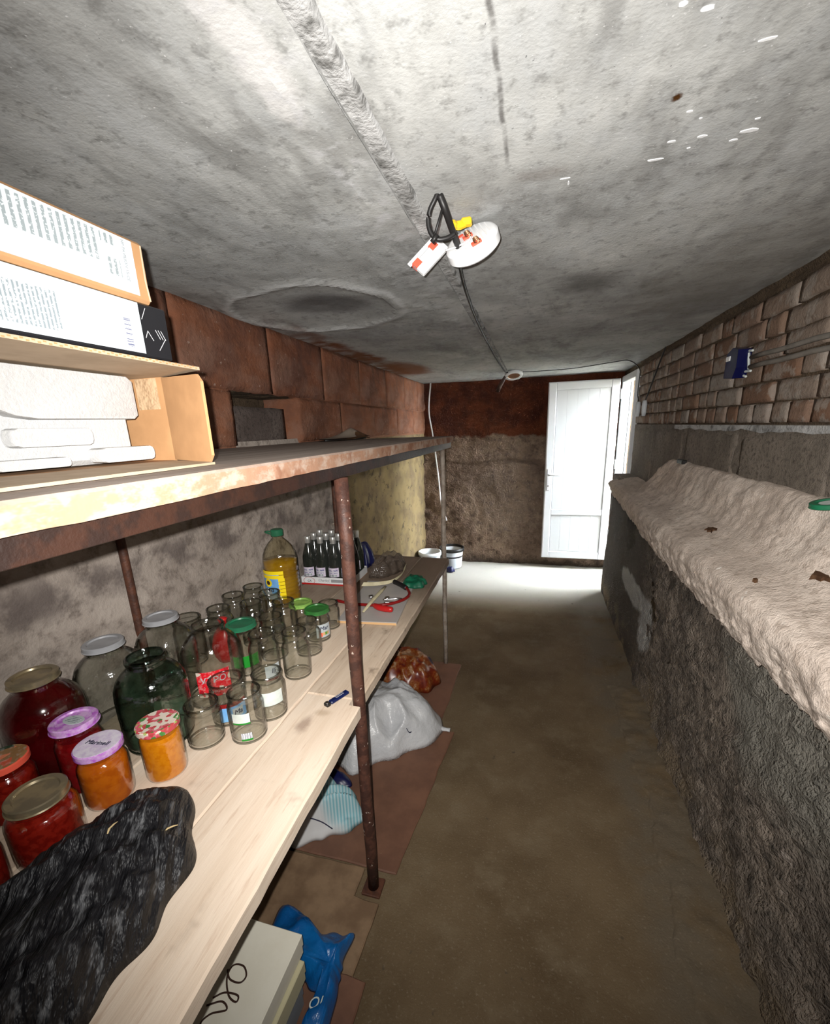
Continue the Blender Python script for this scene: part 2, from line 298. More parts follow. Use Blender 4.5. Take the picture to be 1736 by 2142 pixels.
MT['jam_red2'] = m_jam('red_preserve', (0.19, 0.004, 0.006), (0.13, 0.003, 0.004), 50)
MT['jam_orange'] = m_jam('pumpkin_preserve', (0.62, 0.215, 0.006), (0.55, 0.17, 0.004), 90)
MT['jam_brown'] = m_jam('squash_preserve', (0.46, 0.115, 0.006), (0.38, 0.08, 0.004), 50)
g = G('gold_tin_lid', 0.3, 0.5); g.base(g.mix(g.rng(g.noise(26, 4), 0.4, 0.62), (0.36, 0.29, 0.17), (0.24, 0.20, 0.13))); g.b.inputs['Metallic'].default_value = 0.55; MT['gold'] = g.m
MT['greylid'] = plain('grey_plastic_lid', (0.34, 0.345, 0.36), (0.28, 0.285, 0.30), 20, 0.45)
MT['greenlid'] = plain('green_tin_lid', (0.015, 0.16, 0.075), (0.02, 0.12, 0.06), 20, 0.35)
MT['green2'] = plain('mid_green_lid', (0.035, 0.20, 0.035), (0.03, 0.13, 0.03), 20, 0.35)
MT['lime'] = plain('lime_lid', (0.33, 0.55, 0.12), (0.2, 0.38, 0.08), 30, 0.35)
MT['purple'] = plain('purple_lid', (0.42, 0.10, 0.52), (0.62, 0.40, 0.68), 55, 0.3)
MT['lilac'] = plain('lilac_paper', (0.74, 0.70, 0.78), (0.6, 0.5, 0.68), 60, 0.4)
MT['floral'] = m_lidprint('floral_lid', [(0, (0.5, 0.06, 0.07)), (0.25, (0.72, 0.62, 0.52)), (0.42, (0.06, 0.22, 0.05)), (0.58, (0.62, 0.10, 0.14)), (0.82, (0.72, 0.64, 0.55)), (0.92, (0.35, 0.45, 0.1))], 95)
MT['berry'] = m_lidprint('berry_lid', [(0, (0.62, 0.10, 0.04)), (0.25, (0.3, 0.16, 0.06)), (0.5, (0.02, 0.05, 0.025)), (0.7, (0.75, 0.22, 0.10)), (0.85, (0.35, 0.2, 0.08))], 45)
MT['redlabel'] = m_lidprint('red_label', [(0, (0.6, 0.01, 0.02)), (0.55, (0.35, 0.01, 0.02)), (0.72, (0.6, 0.5, 0.42)), (0.86, (0.62, 0.02, 0.03))], 90)
MT['greenlabel'] = plain('green_label', (0.01, 0.24, 0.02), None, rough=0.5)
MT['palelabel'] = plain('pale_green_label', (0.55, 0.62, 0.58), (0.66, 0.70, 0.68), 30, 0.6)
MT['bluelabel'] = plain('blue_label', (0.14, 0.36, 0.72), (0.2, 0.45, 0.75), 20, 0.4)
MT['yellowlabel'] = plain('yellow_label', (0.95, 0.72, 0.01), None, rough=0.4)
MT['blackbag'] = None
g = G('black_bin_bag', 0.5, 0.4); co = g.co((1, 1, 1), rot=(0, 0, math.radians(-32)))
co2 = g.n('Mapping', {0: co, 3: (11, 1.6, 4)}).outputs[0]
g.base(g.mix(g.rng(g.noise(5, 6, 0.75, co2), 0.53, 0.66), (0.009, 0.009, 0.011), (0.11, 0.113, 0.12))); g.bump(g.math('ADD', g.noise(4, 6, 0.65, co2), g.math('MULTIPLY', g.vor(6, co2, 'F1'), 0.6)), 0.9, 0.03); MT['blackbag'] = g.m
MT['whitebag'] = plain('white_polythene', (0.60, 0.61, 0.62), (0.50, 0.51, 0.53), 5, 0.35, 0.5, 0.5, 14, bd=0.02)
MT['bluebag'] = plain('blue_polythene', (0.005, 0.14, 0.42), (0.004, 0.09, 0.30), 9, 0.3, 0.5, 0.5, 18, bd=0.01)
MT['navy'] = plain('navy_polythene', (0.008, 0.010, 0.06), None, rough=0.35)
g = G('striped_blue_cloth', 0.9, 0.2); o_ = g.xyz(); st = g.math('FRACT', g.math('MULTIPLY', g.math('ADD', o_['X'], g.math('MULTIPLY', o_['Y'], 0.5)), 75))
c = g.mix(g.math('LESS_THAN', st, 0.5), (0.42, 0.57, 0.60), (0.20, 0.42, 0.48)); c = g.mix(g.rng(o_['Y'], 1.17, 1.13), c, (0.6, 0.6, 0.6)); g.base(c); MT['stripe'] = g.m
g = G('printed_food_bag', 0.3, 0.5); c = g.ramp(g.noise(16, 5, 0.7), [(0.3, (0.09, 0.008, 0.005)), (0.45, (0.17, 0.022, 0.006)), (0.55, (0.24, 0.075, 0.015)), (0.64, (0.42, 0.27, 0.17))])
o_ = g.xyz(); c = g.mix(g.rng(g.math('ADD', o_['Y'], g.math('MULTIPLY', o_['X'], 0.45)), 2.02, 2.05), c, g.mix(g.rng(o_['X'], -0.72, -0.62), (0.01, 0.09, 0.09), (0.008, 0.015, 0.10))); g.base(c); MT['foodbag'] = g.m
MT['cream'] = plain('cream_cardboard', (0.84, 0.81, 0.69), (0.80, 0.765, 0.64), 12, 0.7)
MT['creamdark'] = plain('olive_cardboard', (0.55, 0.51, 0.33), None, rough=0.8)
MT['greycard'] = plain('grey_cardboard', (0.25, 0.26, 0.27), None, rough=0.8)
MT['blueink'] = plain('blue_plastic', (0.003, 0.005, 0.05), None, rough=0.3)
MT['navyplastic'] = plain('navy_lighter_plastic', (0.006, 0.012, 0.065), None, rough=0.3)
MT['greencloth'] = plain('green_polythene', (0.008, 0.13, 0.065), (0.006, 0.085, 0.045), 18, 0.5, 0.3, 0.4, 40)
MT['strap'] = plain('cream_strap', (0.55, 0.50, 0.33), (0.45, 0.4, 0.25), 30, 0.6)
MT['clearfilm'] = m_film('clear_shrink_film', 0.035, (0.6, 0.6, 0.58))
MT['greyfilm'] = m_film('cloudy_polythene', 0.42, (0.16, 0.125, 0.10))
MT['bucket'] = plain('white_bucket', (0.70, 0.74, 0.78), None, rough=0.4)
MT['foil'] = plain('silver_foil', (0.65, 0.65, 0.62), None, rough=0.3, metal=0.7)
MT['scrap'] = plain('brown_leather', (0.16, 0.07, 0.02), (0.1, 0.045, 0.015), 20, 0.7)
MT['scrappale'] = plain('dusty_lining', (0.36, 0.30, 0.24), None, rough=0.9)
MT['conduit'] = plain('grey_conduit', (0.21, 0.19, 0.165), (0.16, 0.145, 0.125), 20, 0.8)
MT['dirt'] = plain('dried_dirt', (0.10, 0.055, 0.03), (0.07, 0.035, 0.02), 60, 0.95, 0.1, 0.6, 120)
MT['straw'] = plain('straw', (0.55, 0.42, 0.22), None, rough=0.8)
MT['flame'] = None

# ------------------------------------------------------------------ mesh helpers
def fb(v, o=5): return noise.fractal(Vector(v), 1.0, 2.0, o)
def rdg(v): return 1-abs(noise.noise(Vector(v)))*2

def tag(o, label=None, cat=None, group=None, kind=None):
    if label: o['label'] = label
    if cat: o['category'] = cat
    if group: o['group'] = group
    if kind: o['kind'] = kind
    return o

def mesh(name, V, F, mat, parent=None, smooth=False, loc=None):
    me = bpy.data.meshes.new(name); me.from_pydata([tuple(v) for v in V], [], F); me.update()
    o = bpy.data.objects.new(name, me); C.objects.link(o)
    if mat is not None: me.materials.append(MT[mat] if isinstance(mat, str) else mat)
    if smooth: me.shade_smooth()
    if parent is not None: o.parent = parent
    if loc is not None: o.location = loc
    return o

def empty(name, loc, label=None, cat=None, group=None, rz=0.0):
    o = bpy.data.objects.new(name, None); C.objects.link(o); o.location = loc; o.rotation_euler = (0, 0, rz); o.empty_display_size = 0.05
    return tag(o, label, cat, group)

class MB:
    def __init__(s): s.V = []; s.F = []
    def add(s, V, F):
        k = len(s.V); s.V += [Vector(v) for v in V]; s.F += [tuple(i+k for i in f) for f in F]; return s
    def box(s, x0, x1, y0, y1, z0, z1, bev=0.0):
        if bev <= 0:
            V = [(x, y, z) for z in (z0, z1) for y in (y0, y1) for x in (x0, x1)]
            return s.add(V, [(0, 2, 3, 1), (4, 5, 7, 6), (0, 1, 5, 4), (2, 6, 7, 3), (0, 4, 6, 2), (1, 3, 7, 5)])
        b = min(bev, (x1-x0)*.45, (y1-y0)*.45, (z1-z0)*.45)
        xs = (x0, x0+b, x1-b, x1); ys = (y0, y0+b, y1-b, y1); zs = (z0, z0+b, z1-b, z1)
        P = {}
        V = []
        def v(i, j, k):
            if (i, j, k) not in P: P[(i, j, k)] = len(V); V.append((xs[i], ys[j], zs[k]))
            return P[(i, j, k)]
        F = []
        for a, r in ((0, False), (3, True)):
            q = [v(1, 1, a), v(2, 1, a), v(2, 2, a), v(1, 2, a)]; F.append(q if r else q[::-1])
            q = [v(1, a, 1), v(2, a, 1), v(2, a, 2), v(1, a, 2)]; F.append(q[::-1] if r else q)
            q = [v(a, 1, 1), v(a, 2, 1), v(a, 2, 2), v(a, 1, 2)]; F.append(q if r else q[::-1])
        for a in (0, 3):
            for c in (0, 3):
                A = 1 if a == 0 else 2; B = 1 if c == 0 else 2; fl = (a == 0) ^ (c == 0)
                q = [v(1, a, B), v(2, a, B), v(2, A, c), v(1, A, c)]; F.append(q if (fl ^ (a == 0) ^ True) else q[::-1])
                q = [v(a, 1, B), v(a, 2, B), v(A, 2, c), v(A, 1, c)]; F.append(q if not (fl ^ (a == 0) ^ True) else q[::-1])
                q = [v(a, B, 1), v(a, B, 2), v(A, c, 2), v(A, c, 1)]; F.append(q if (fl ^ (a == 0) ^ True) else q[::-1])
        for a in (0, 3):
            for c in (0, 3):
                for e in (0, 3):
                    A = 1 if a == 0 else 2; B = 1 if c == 0 else 2; D = 1 if e == 0 else 2
                    q = [v(a, B, D), v(A, c, D), v(A, B, e)]
                    F.append(q if ((a == 3) ^ (c == 3) ^ (e == 3)) else q[::-1])
        return s.add(V, F)
    def lathe(s, prof, n=28, c=(0, 0, 0), cap0=False, cap1=False):
        V = []; F = []
        for r, z in prof:
            for i in range(n):
                a = 2*math.pi*i/n; V.append((c[0]+r*math.cos(a), c[1]+r*math.sin(a), c[2]+z))
        for k in range(len(prof)-1):
            for i in range(n):
                j = (i+1) % n; F.append((k*n+i, k*n+j, (k+1)*n+j, (k+1)*n+i))
        if cap0: F.append(tuple(range(n))[::-1])
        if cap1: F.append(tuple(range((len(prof)-1)*n, len(prof)*n)))
        return s.add(V, F)
    def tube(s, pts, r, n=8, caps=True, flat=1.0):
        pts = [Vector(p) for p in pts]; V = []; F = []
        up = Vector((0, 0, 1))
        for i, p in enumerate(pts):
            t = (pts[min(i+1, len(pts)-1)] - pts[max(i-1, 0)]).normalized()
            u = up if abs(t.z) < 0.95 else Vector((1, 0, 0))
            a = t.cross(u).normalized(); b = a.cross(t).normalized(); rr = r[i] if isinstance(r, (list, tuple)) else r
            for k in range(n):
                th = 2*math.pi*k/n; V.append(p + a*rr*math.cos(th) + b*rr*flat*math.sin(th))
        for i in range(len(pts)-1):
            for k in range(n):
                j = (k+1) % n; F.append((i*n+k, i*n+j, (i+1)*n+j, (i+1)*n+k))
        if caps: F.append(tuple(range(n))[::-1]); F.append(tuple(range((len(pts)-1)*n, len(pts)*n)))
        return s.add(V, F)
    def grid(s, fn, nu, nv, flip=False):
        V = [fn(i/nu, j/nv) for j in range(nv+1) for i in range(nu+1)]; F = []
        for j in range(nv):
            for i in range(nu):
                a = j*(nu+1)+i; q = (a, a+1, a+nu+2, a+nu+1); F.append(q[::-1] if flip else q)
        return s.add(V, F)
    def prism(s, poly, z0, z1):
        n = len(poly); V = [(x, y, z0) for x, y in poly] + [(x, y, z1) for x, y in poly]
        F = [tuple(range(n))[::-1], tuple(range(n, 2*n))] + [(i, (i+1) % n, n+(i+1) % n, n+i) for i in range(n)]
        return s.add(V, F)
    def xf(s, m):
        s.V = [m @ v for v in s.V]; return s
    def build(s, name, mat, parent=None, smooth=False, loc=None): return mesh(name, s.V, s.F, mat, parent, smooth, loc)

def catmull(pts, k=8):
    P = [Vector(p) for p in pts]; P = [P[0]*2-P[1]] + P + [P[-1]*2-P[-2]]; out = []
    for i in range(1, len(P)-2):
        for j in range(k):
            t = j/k; a, b, c, e = P[i-1], P[i], P[i+1], P[i+2]
            out.append(0.5*((2*b)+(c-a)*t+(2*a-5*b+4*c-e)*t*t+(3*b-a-3*c+e)*t**3))
    out.append(P[-2]); return out

def smooth_by(o, ang=40):
    me = o.data; me.shade_smooth()
    try: me.set_sharp_from_angle(angle=math.radians(ang))
    except Exception: pass
    return o

_txt = {}
def text(name, body, size, mat, mtx, parent=None, shear=0.0, extr=0.0004, align='CENTER'):
    key = (body, size, shear, align)
    cu = bpy.data.curves.new(name, 'FONT'); cu.body = body; cu.size = size; cu.shear = shear; cu.extrude = extr; cu.align_x = align; cu.align_y = 'CENTER'; cu.resolution_u = 3
    tmp = bpy.data.objects.new('tmp_text', cu); C.objects.link(tmp)
    dg = bpy.context.evaluated_depsgraph_get(); me = bpy.data.meshes.new_from_object(tmp.evaluated_get(dg))
    bpy.data.objects.remove(tmp); bpy.data.curves.remove(cu)
    o = bpy.data.objects.new(name, me); C.objects.link(o); me.materials.clear(); me.materials.append(MT[mat])
    me.transform(mtx)
    if parent: o.parent = parent
    return o

def topz(o, x, y):
    return min(o.data.vertices, key=lambda v: (v.co.x-x)**2+(v.co.y-y)**2-(1e-7 if v.co.z > 0 else 0)).co.z

def heap(name, outline, H, mat, z0, parent=None, nr=22, na=110, p=2.2, q=0.6, fold=0.02, ff=3.0, seed=0.0, peak=None, dirn=None, crump=0.006):
    """a bag or cloth lying on a surface: closed body over a star-shaped outline"""
    c = Vector((sum(a for a, b in outline)/len(outline), sum(b for a, b in outline)/len(outline)))
    if peak: c = Vector(peak)
    ol = [Vector((x, y)) for x, y in outline]
    ang = [math.atan2((v-c).y, (v-c).x) for v in ol]
    def edge(th):
        best = None
        d = Vector((math.cos(th), math.sin(th)))
        for i in range(len(ol)):
            a, b = ol[i]-c, ol[(i+1) % len(ol)]-c
            e = b-a; den = d.x*e.y-d.y*e.x
            if abs(den) < 1e-9: continue
            t = (a.x*e.y-a.y*e.x)/den; u = (a.x*d.y-a.y*d.x)/den
            if t > 0 and -1e-6 <= u <= 1+1e-6 and (best is None or t < best): best = t
        return best or 0.05
    R = [edge(2*math.pi*i/na) for i in range(na)]
    for _ in range(2): R = [(R[i-1]+2*R[i]+R[(i+1) % na])/4 for i in range(na)]
    V = [(c.x, c.y, z0+H)]; F = []
    for k in range(1, nr+1):
        t = k/nr
        for i in range(na):
            th = 2*math.pi*i/na; x = c.x+R[i]*t*math.cos(th); y = c.y+R[i]*t*math.sin(th)
            env = (1-t**p)**q if t < 1 else 0
            if dirn is not None: uu = x*math.cos(dirn)+y*math.sin(dirn); vv = -x*math.sin(dirn)+y*math.cos(dirn); f = rdg((uu*ff*0.35+seed, vv*ff*3.2, seed))
            else: f = rdg((x*ff*2.2+seed, y*ff*2.2, seed))
            z = H*env + (f*fold + fb((x*22, y*22, seed), 3)*crump)*min(1, (1-t)*5)*min(1, t*2.5)
            bulge = 1+0.05*math.sin(th*9+seed)*t
            V.append((c.x+(x-c.x)*bulge, c.y+(y-c.y)*bulge, z0+max(z, 0.002 if t < 1 else 0)))
    for i in range(na): F.append((0, 1+i, 1+(i+1) % na))
    for k in range(nr-1):
        for i in range(na):
            a = 1+k*na; j = (i+1) % na; F.append((a+i, a+na+i, a+na+j, a+j))
    F.append(tuple(1+(nr-1)*na+i for i in range(na))[::-1])
    return mesh(name, V, F, mat, parent, True)

# ================================================================== THE SETTING
HC, YB, XL, XR = 1.95, 4.70, -1.18, 0.80
def floorz(x, y):
    z = fb((x*2.2, y*2.2, 0.3), 4)*0.003
    if x > 0.4: z += max(0, x-0.44)*0.12*(0.6+0.5*fb((x*5, y*5, 2), 4)) * (1 if y < 3.0 else 0.3)
    return z
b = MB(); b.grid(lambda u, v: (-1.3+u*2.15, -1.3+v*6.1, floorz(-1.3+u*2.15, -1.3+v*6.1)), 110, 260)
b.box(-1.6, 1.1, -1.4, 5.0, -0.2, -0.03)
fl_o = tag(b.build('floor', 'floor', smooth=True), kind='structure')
# broken mortar fillet along the foot of the rubble face
def fil(u, v):
    y = 0.2+v*2.2; x0 = 0.475+0.055*fb((y*2.3, 4, 1), 5)+0.012*fb((y*14, 2, 1), 3); x = x0+(0.68-x0)*u
    return (x, y, floorz(x, y)+(-0.012 if u == 0 else 0.007+0.010*u+0.006*fb((x*14, y*14, 3), 4)))
b = MB(); b.grid(fil, 24, 260); b.build('mortar_fillet', 'floor', fl_o, True)
# ceiling: two slabs with a mortared joint between them
def cz(x, y):
    z = HC+fb((x*3, y*3, 5.5), 4)*0.004
    r = math.hypot((x+0.83)/0.34, (y-1.68)/0.33)+0.12*noise.noise(Vector((x*5, y*5, 3)))
    z += -0.007*math.exp(-((r-0.95)/0.10)**2) + (0.012 if r < 0.9 else 0)*max(0, 1-r)*2
    if -0.52 < x < -0.34: z -= 0.004*max(0, fb((x*12, y*9, 1.0), 4))
    return z
b = MB(); b.grid(lambda u, v: (-1.45+u*1.162, -1.3+v*6.05, cz(-1.45+u*1.162, -1.3+v*6.05)), 90, 300, True)
b.add([(-0.288, -1.3, HC), (-0.288, 4.75, HC), (-0.288, 4.75, HC+.05), (-0.288, -1.3, HC+.05)], [(0, 1, 2, 3)])
b.box(-1.6, -0.288, -1.4, 5.0, HC+.03, HC+.25)
b.box(-0.288, -0.24, -1.4, 5.0, HC+.03, HC+.25)
def edgex(y): return -0.247+0.006*fb((0, y*9, 4), 4)
b.grid(lambda u, v: ((lambda y: (edgex(y)+u*(1.1-edgex(y)), y, cz(edgex(y)+u*(1.1-edgex(y)), y)))(-1.3+v*6.05)), 90, 300, True)
b.grid(lambda u, v: (edgex(-1.3+v*6.05), -1.3+v*6.05, HC+u*0.035), 1, 300, True)
b.box(-0.24, 1.15, -1.4, 5.0, HC+.03, HC+.25)
ceil = tag(b.build('ceiling', 'ceiling', smooth=False), kind='structure')
b = MB(); b.grid(lambda u, v: ((lambda x, y: (x, y, HC+0.004+0.004*fb((x*16, y*7, 8), 4)+(0.010 if u > 0.7 else 0)*(0.5+rdg((y*6, 0, 1)))))(-0.292+u*0.052, -1.3+v*6.05)), 14, 420, True)
b.build('joint_filling', 'joint', ceil, True)
# flecks of white paint on the ceiling
for x, y, sx, sy in ((0.036, 1.015, .022, .0035), (0.044, 1.033, .004, .016), (0.189, 1.007, .026, .006), (0.203, .958, .014, .005), (0.247, .958, .016, .006), (0.303, .986, .012, .005), (0.318, .965, .026, .009), (0.317, .937, .008, .004), (0.236, .986, .006, .003), (0.209, .888, .009, .004), (0.26, .77, .02, .004), (.142, .685, .01, .006), (0.171, .70, .016, .006), (.23, .91, .005, .003)):
    na = 9; P = [(x+sx*0.5*(0.8+0.4*random.random())*math.cos(2*math.pi*i/na), y+sy*0.5*(0.8+0.4*random.random())*math.sin(2*math.pi*i/na)) for i in range(na)]
    MB().prism(P, cz(x, y)-0.0012, cz(x, y)+0.004).build('paint_fleck', 'white', ceil)

# left wall: rough plaster below, red-washed blocks above the top shelf
def lw(y, z): return XL+0.014*fb((1.0, y*2.4, z*3.5), 6)+0.006*fb((3.0, y*12, z*12), 4) - 0.012*max(0, rdg((2, y*0.8, z*5+y*0.35))-0.72)*3
b = MB(); b.grid(lambda u, v: (lw(-1.3+v*6.05, u*1.47), -1.3+v*6.05, u*1.47), 70, 260, True)
b.box(-1.65, -1.42, -1.4, 5.0, -0.1, 2.1); b.box(-1.45, -1.215, -1.4, 5.0, -0.1, 1.44)
wl = tag(b.build('wall_left', 'lwall', smooth=True), kind='structure')
def blockmesh(L, H, D, seed, bev=0.012, rough=0.006, nu=10, nv=6):
    """stone block: front face looks to +X at x=0, from y 0..L, z 0..H, rough and rounded"""
    b = MB()
    def fr(u, v):
        y = u*L; z = v*H; e = min(y, L-y, z, H-z); r = max(0, 1-e/bev)
        return (-0.8*bev*r*r+rough*fb((seed, y*14, z*14), 4)*(1-r), y+(0.004*fb((seed+3, z*20, 1), 3) if u in (0, 1) else 0), z+(0.004*fb((seed+5, y*16, 1), 3) if v in (0, 1) else 0))
    b.grid(fr, nu, nv)
    k = len(b.V); ring = [j for j in range(nu+1)] + [(j+1)*(nu+1)+nu for j in range(nv)] + [nv*(nu+1)+nu-1-j for j in range(nu)] + [(nv-1-j)*(nu+1) for j in range(nv-1)]
    bk = [(-D, b.V[i].y, b.V[i].z) for i in ring]; n_ = len(ring)
    b.V += [Vector(p) for p in bk]; b.F += [(ring[i], k+i, k+(i+1) % n_, ring[(i+1) % n_]) for i in range(n_)]
    return b
ys = [0.10, 0.62, 1.10, 1.54]
ys2 = [2.04, 2.56, 3.15, 3.72, 4.25, 4.72]
segs = list(zip(ys[:-1], ys[1:]))+list(zip(ys2[:-1], ys2[1:]))
for i, (a, c) in enumerate(segs):
    blockmesh(c-a-0.004, 0.212, 0.24, i*3.1, 0.006, 0.012, 16, 10).build('block', 'redblock', wl, True, (-1.160-0.006*random.random(), a+0.002, 1.455))
ysT = [0.1, 0.75, 1.28, 1.83, 2.35, 2.90, 3.45, 3.95, 4.40, 4.72]
for i, (a, c) in enumerate(zip(ysT[:-1], ysT[1:])):
    blockmesh(c-a-0.004, 0.279, 0.24, 40+i*3.1, 0.005, 0.012, 16, 10).build('block', 'redblock', wl, True, (-1.156-0.008*random.random(), a+0.002, 1.672))
blockmesh(0.455, 0.165, 0.12, 77, 0.008, 0.004, 10, 6).build('niche_block', 'niche', wl, True, (-1.235, 1.575, 1.452))
MB().box(-1.45, -1.36, 1.5, 2.1, 1.44, 1.70).build('niche_back', 'mortar', wl)
b = MB(); b.grid(lambda u, v: (-1.16+0.03*fb((u*6, 9, 1), 3)-0.25*v, 2.038-u*0.5, 1.668-0.010*abs(fb((u*9, v*5, 2), 3))), 20, 4); b.build('niche_lintel', 'mortar', wl)
MB().box(-1.42, -1.19, -1.4, 4.75, 1.44, 1.96).build('wall_core', 'mortar', wl) if False else None
b = MB(); b.box(-1.42, -1.172, -1.4, 1.53, 1.44, 1.96); b.box(-1.42, -1.172, 2.045, 4.75, 1.44, 1.96); b.box(-1.42, -1.172, 1.53, 2.045, 1.69, 1.96); b.build('wall_core', 'redblock', wl)

# back wall
def bw(x, z):
    d = 0.020*fb((x*2.2, 7, z*2.6), 6)+(0.012*fb((x*11, 8, z*11), 4) if z < 1.38 else 0.002*fb((x*9, 8, z*9), 3))
    d += 0.03*max(0, rdg((x*1.1+z*0.6, 3, z*1.3))-0.80)*3 if z < 1.36 else 0
    if abs(z-1.12+0.02*math.sin(x*7)) < 0.018: d += 0.02
    return YB+d+(0.0 if z > 1.39 else -0.012)
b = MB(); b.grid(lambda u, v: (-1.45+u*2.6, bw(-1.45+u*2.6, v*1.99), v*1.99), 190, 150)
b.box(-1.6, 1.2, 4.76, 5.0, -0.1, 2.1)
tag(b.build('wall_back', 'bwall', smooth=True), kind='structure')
tag(MB().box(-1.6, 1.2, -1.45, -1.25, -0.1, 2.1).build('wall_front', 'bwall'), kind='structure')

# right wall: mortar core, grey block course, brick courses, far end is the door reveal at y = 4.0
JY = 4.02
b = MB()
b.grid(lambda u, v: (0.806+0.004*fb((4, (-1.3+v*(JY+1.3))*6, u*9), 4), -1.3+v*(JY+1.3), 1.0+u*0.96), 40, 220)
b.box(0.83, 1.06, -1.4, JY, -0.1, 2.1); b.box(0.80, 1.06, 4.0, 5.0, 1.905, 2.1); b.box(0.80, 1.06, 4.655, 5.0, -0.1, 2.1)
wr = tag(b.build('wall_right', 'mortar', smooth=False), kind='structure')
# smeared mortar strip between the top course and the slab
b = MB(); b.grid(lambda u, v: ((lambda y: (0.797+0.012*fb((y*5, 2, u*3), 4)-0.004*u, y, 1.912+0.010*fb((y*4, 1, 0), 3)*(1-u)+u*0.045))(-1.3+v*(JY+1.3))), 5, 180); b.build('mortar_strip', 'mortar', wr, True)
bm = {}
def brickmesh(L, i):
    key = (round(L, 3), i)
    if key not in bm:
        o = blockmesh(L, 0.065, 0.06, i*7.7+L*30, 0.0045, 0.004, 8 if L > .2 else 5, 4); me = bpy.data.meshes.new('brick'); me.from_pydata([tuple(v) for v in o.V], [], o.F); me.materials.append(MT['brick']); me.shade_smooth(); bm[key] = me
    return bm[key]
def put_brick(y, z, L):
    o = bpy.data.objects.new('brick', brickmesh(L, random.randrange(6))); C.objects.link(o); o.parent = wr
    # mesh faces +X; turn to face -X
    o.rotation_euler = (0, random.uniform(-.01, .01), math.pi+random.uniform(-.015, .015)); o.location = (0.792+random.uniform(-.003, .006), y+L, z+random.uniform(-.002, .002))
for r in range(6):
    z = 1.476+r*0.0735; hdr = (r == 0)
    y = 0.7+random.uniform(0, 0.2)
    while y < JY-0.03:
        L = 0.115 if (hdr or random.random() < 0.22) else 0.245
        if y+L > JY: L = max(0.05, JY-y)
        L = round(L*20)/20 if L not in (0.115, 0.245) else L
        put_brick(y, z, L); y += L+0.008
joints = [0.25, 0.84, 1.43, 2.05, 2.72, 3.35, 4.02]
for i, (a, c) in enumerate(zip(joints[:-1], joints[1:])):
    o = blockmesh(c-a-0.014, 0.44, 0.08, 90+i*2.3, 0.008, 0.003, 12, 8).build('block', 'greyblock', wr, True); o.rotation_euler = (0, 0, math.pi); o.location = (0.79, c-0.007, 1.02)
b = MB(); b.grid(lambda u, v: (0.7935-0.003*fb((v*30, u*9, 1), 3), 0.2+v*3.8, 1.0+u*0.47), 12, 160, True); b.build('block_mortar', 'greyblock', wr, True)
b = MB(); b.grid(lambda u, v: (0.786-0.004*fb((v*20, u*2, 1), 3), 0.3+v*2.6, 1.446+0.012*fb((v*16, 3, 1), 3)*(1-u)+u*0.022), 3, 120, True); b.build('pale_mortar_bed', 'joint', wr, True)

# plastered ledge
prof = [(0.72, 0.925), (0.615, 0.89), (0.584, 0.878), (0.570, 0.905), (0.553, 0.95), (0.542, 0.998), (0.552, 1.034), (0.575, 1.052), (0.615, 1.064), (0.665, 1.085), (0.70, 1.112), (0.725, 1.15), (0.742, 1.20), (0.757, 1.245), (0.775, 1.272), (0.82, 1.282)]
prof_far = [(0.74, 0.945), (0.66, 0.945), (0.625, 0.94), (0.612, 0.965), (0.60, 0.99), (0.59, 1.015), (0.60, 1.035), (0.62, 1.045), (0.645, 1.05), (0.67, 1.056), (0.695, 1.06), (0.72, 1.064), (0.745, 1.068), (0.77, 1.07), (0.79, 1.07), (0.82, 1.07)]
NP = 75
def pt(pr, u):
    t = u*(len(pr)-1); i = min(int(t), len(pr)-2); f = t-i; return pr[i][0]*(1-f)+pr[i+1][0]*f, pr[i][1]*(1-f)+pr[i+1][1]*f
def led(u, v):
    y = -1.2+v*4.98
    k = min(1, max(0, (y-2.85)/0.5)); k = k*k*(3-2*k); kf = min(1, max(0, (y-2.2)/1.6))
    x1, z1 = pt(prof, u); x2, z2 = pt(prof_far, u)
    upper = min(1, max(0, (u-0.5)/0.15)); kk = kf*(1-upper)+k*upper
    x = x1*(1-kk)+x2*kk; z = z1*(1-kk)+z2*kk
    lip = math.exp(-((u-0.22)/0.11)**2)
    d = 0.005*fb((x*6, y*6, z*6), 4)+lip*(0.016*fb((x*14, y*14, z*14), 5)+0.013*fb((1, y*5, 3), 3))
    if u > 0.66: d += 0.009*fb((x*9+4, y*7, z*9), 5)
    d += (0.12+lip)*0.006*fb((x*45, y*45, z*45), 3)
    jag = (0.016*fb((7, y*17, 1), 4)+0.010*fb((3, y*60, 1), 3))*math.exp(-((u-0.13)/0.05)**2)
    return (x-d, y, z+d*0.6+jag)
b = MB(); b.grid(led, NP, 760, True)
k = len(b.V); end = [760*(NP+1)+i for i in range(NP+1)]; b.F.append(tuple(end))
ledge = tag(b.build('wall_ledge', 'ledge', smooth=True), kind='structure')
for (x, y, z, r) in ((0.665, 1.83, 1.086, .026), (0.70, 1.23, 1.112, .028), (0.60, 1.31, 1.064, .007)):
    for q in range(1):
        na = 15; P = [(x+r*(0.45+0.8*random.random())*math.cos(2*math.pi*i/na)*0.8, y+r*(0.5+0.8*random.random())*math.sin(2*math.pi*i/na)*1.5) for i in range(na)]
        V = [(px, py, z+(px-x)*0.32-0.012) for px, py in P]+[(x+(px-x)*.8, y+(py-y)*.8, z+(px-x)*.3+0.006) for px, py in P]
        MB().add(V, [(i, (i+1) % na, na+(i+1) % na, na+i) for i in range(na)]+[tuple(range(na, 2*na))]).build('dirt_crust', 'dirt', ledge)
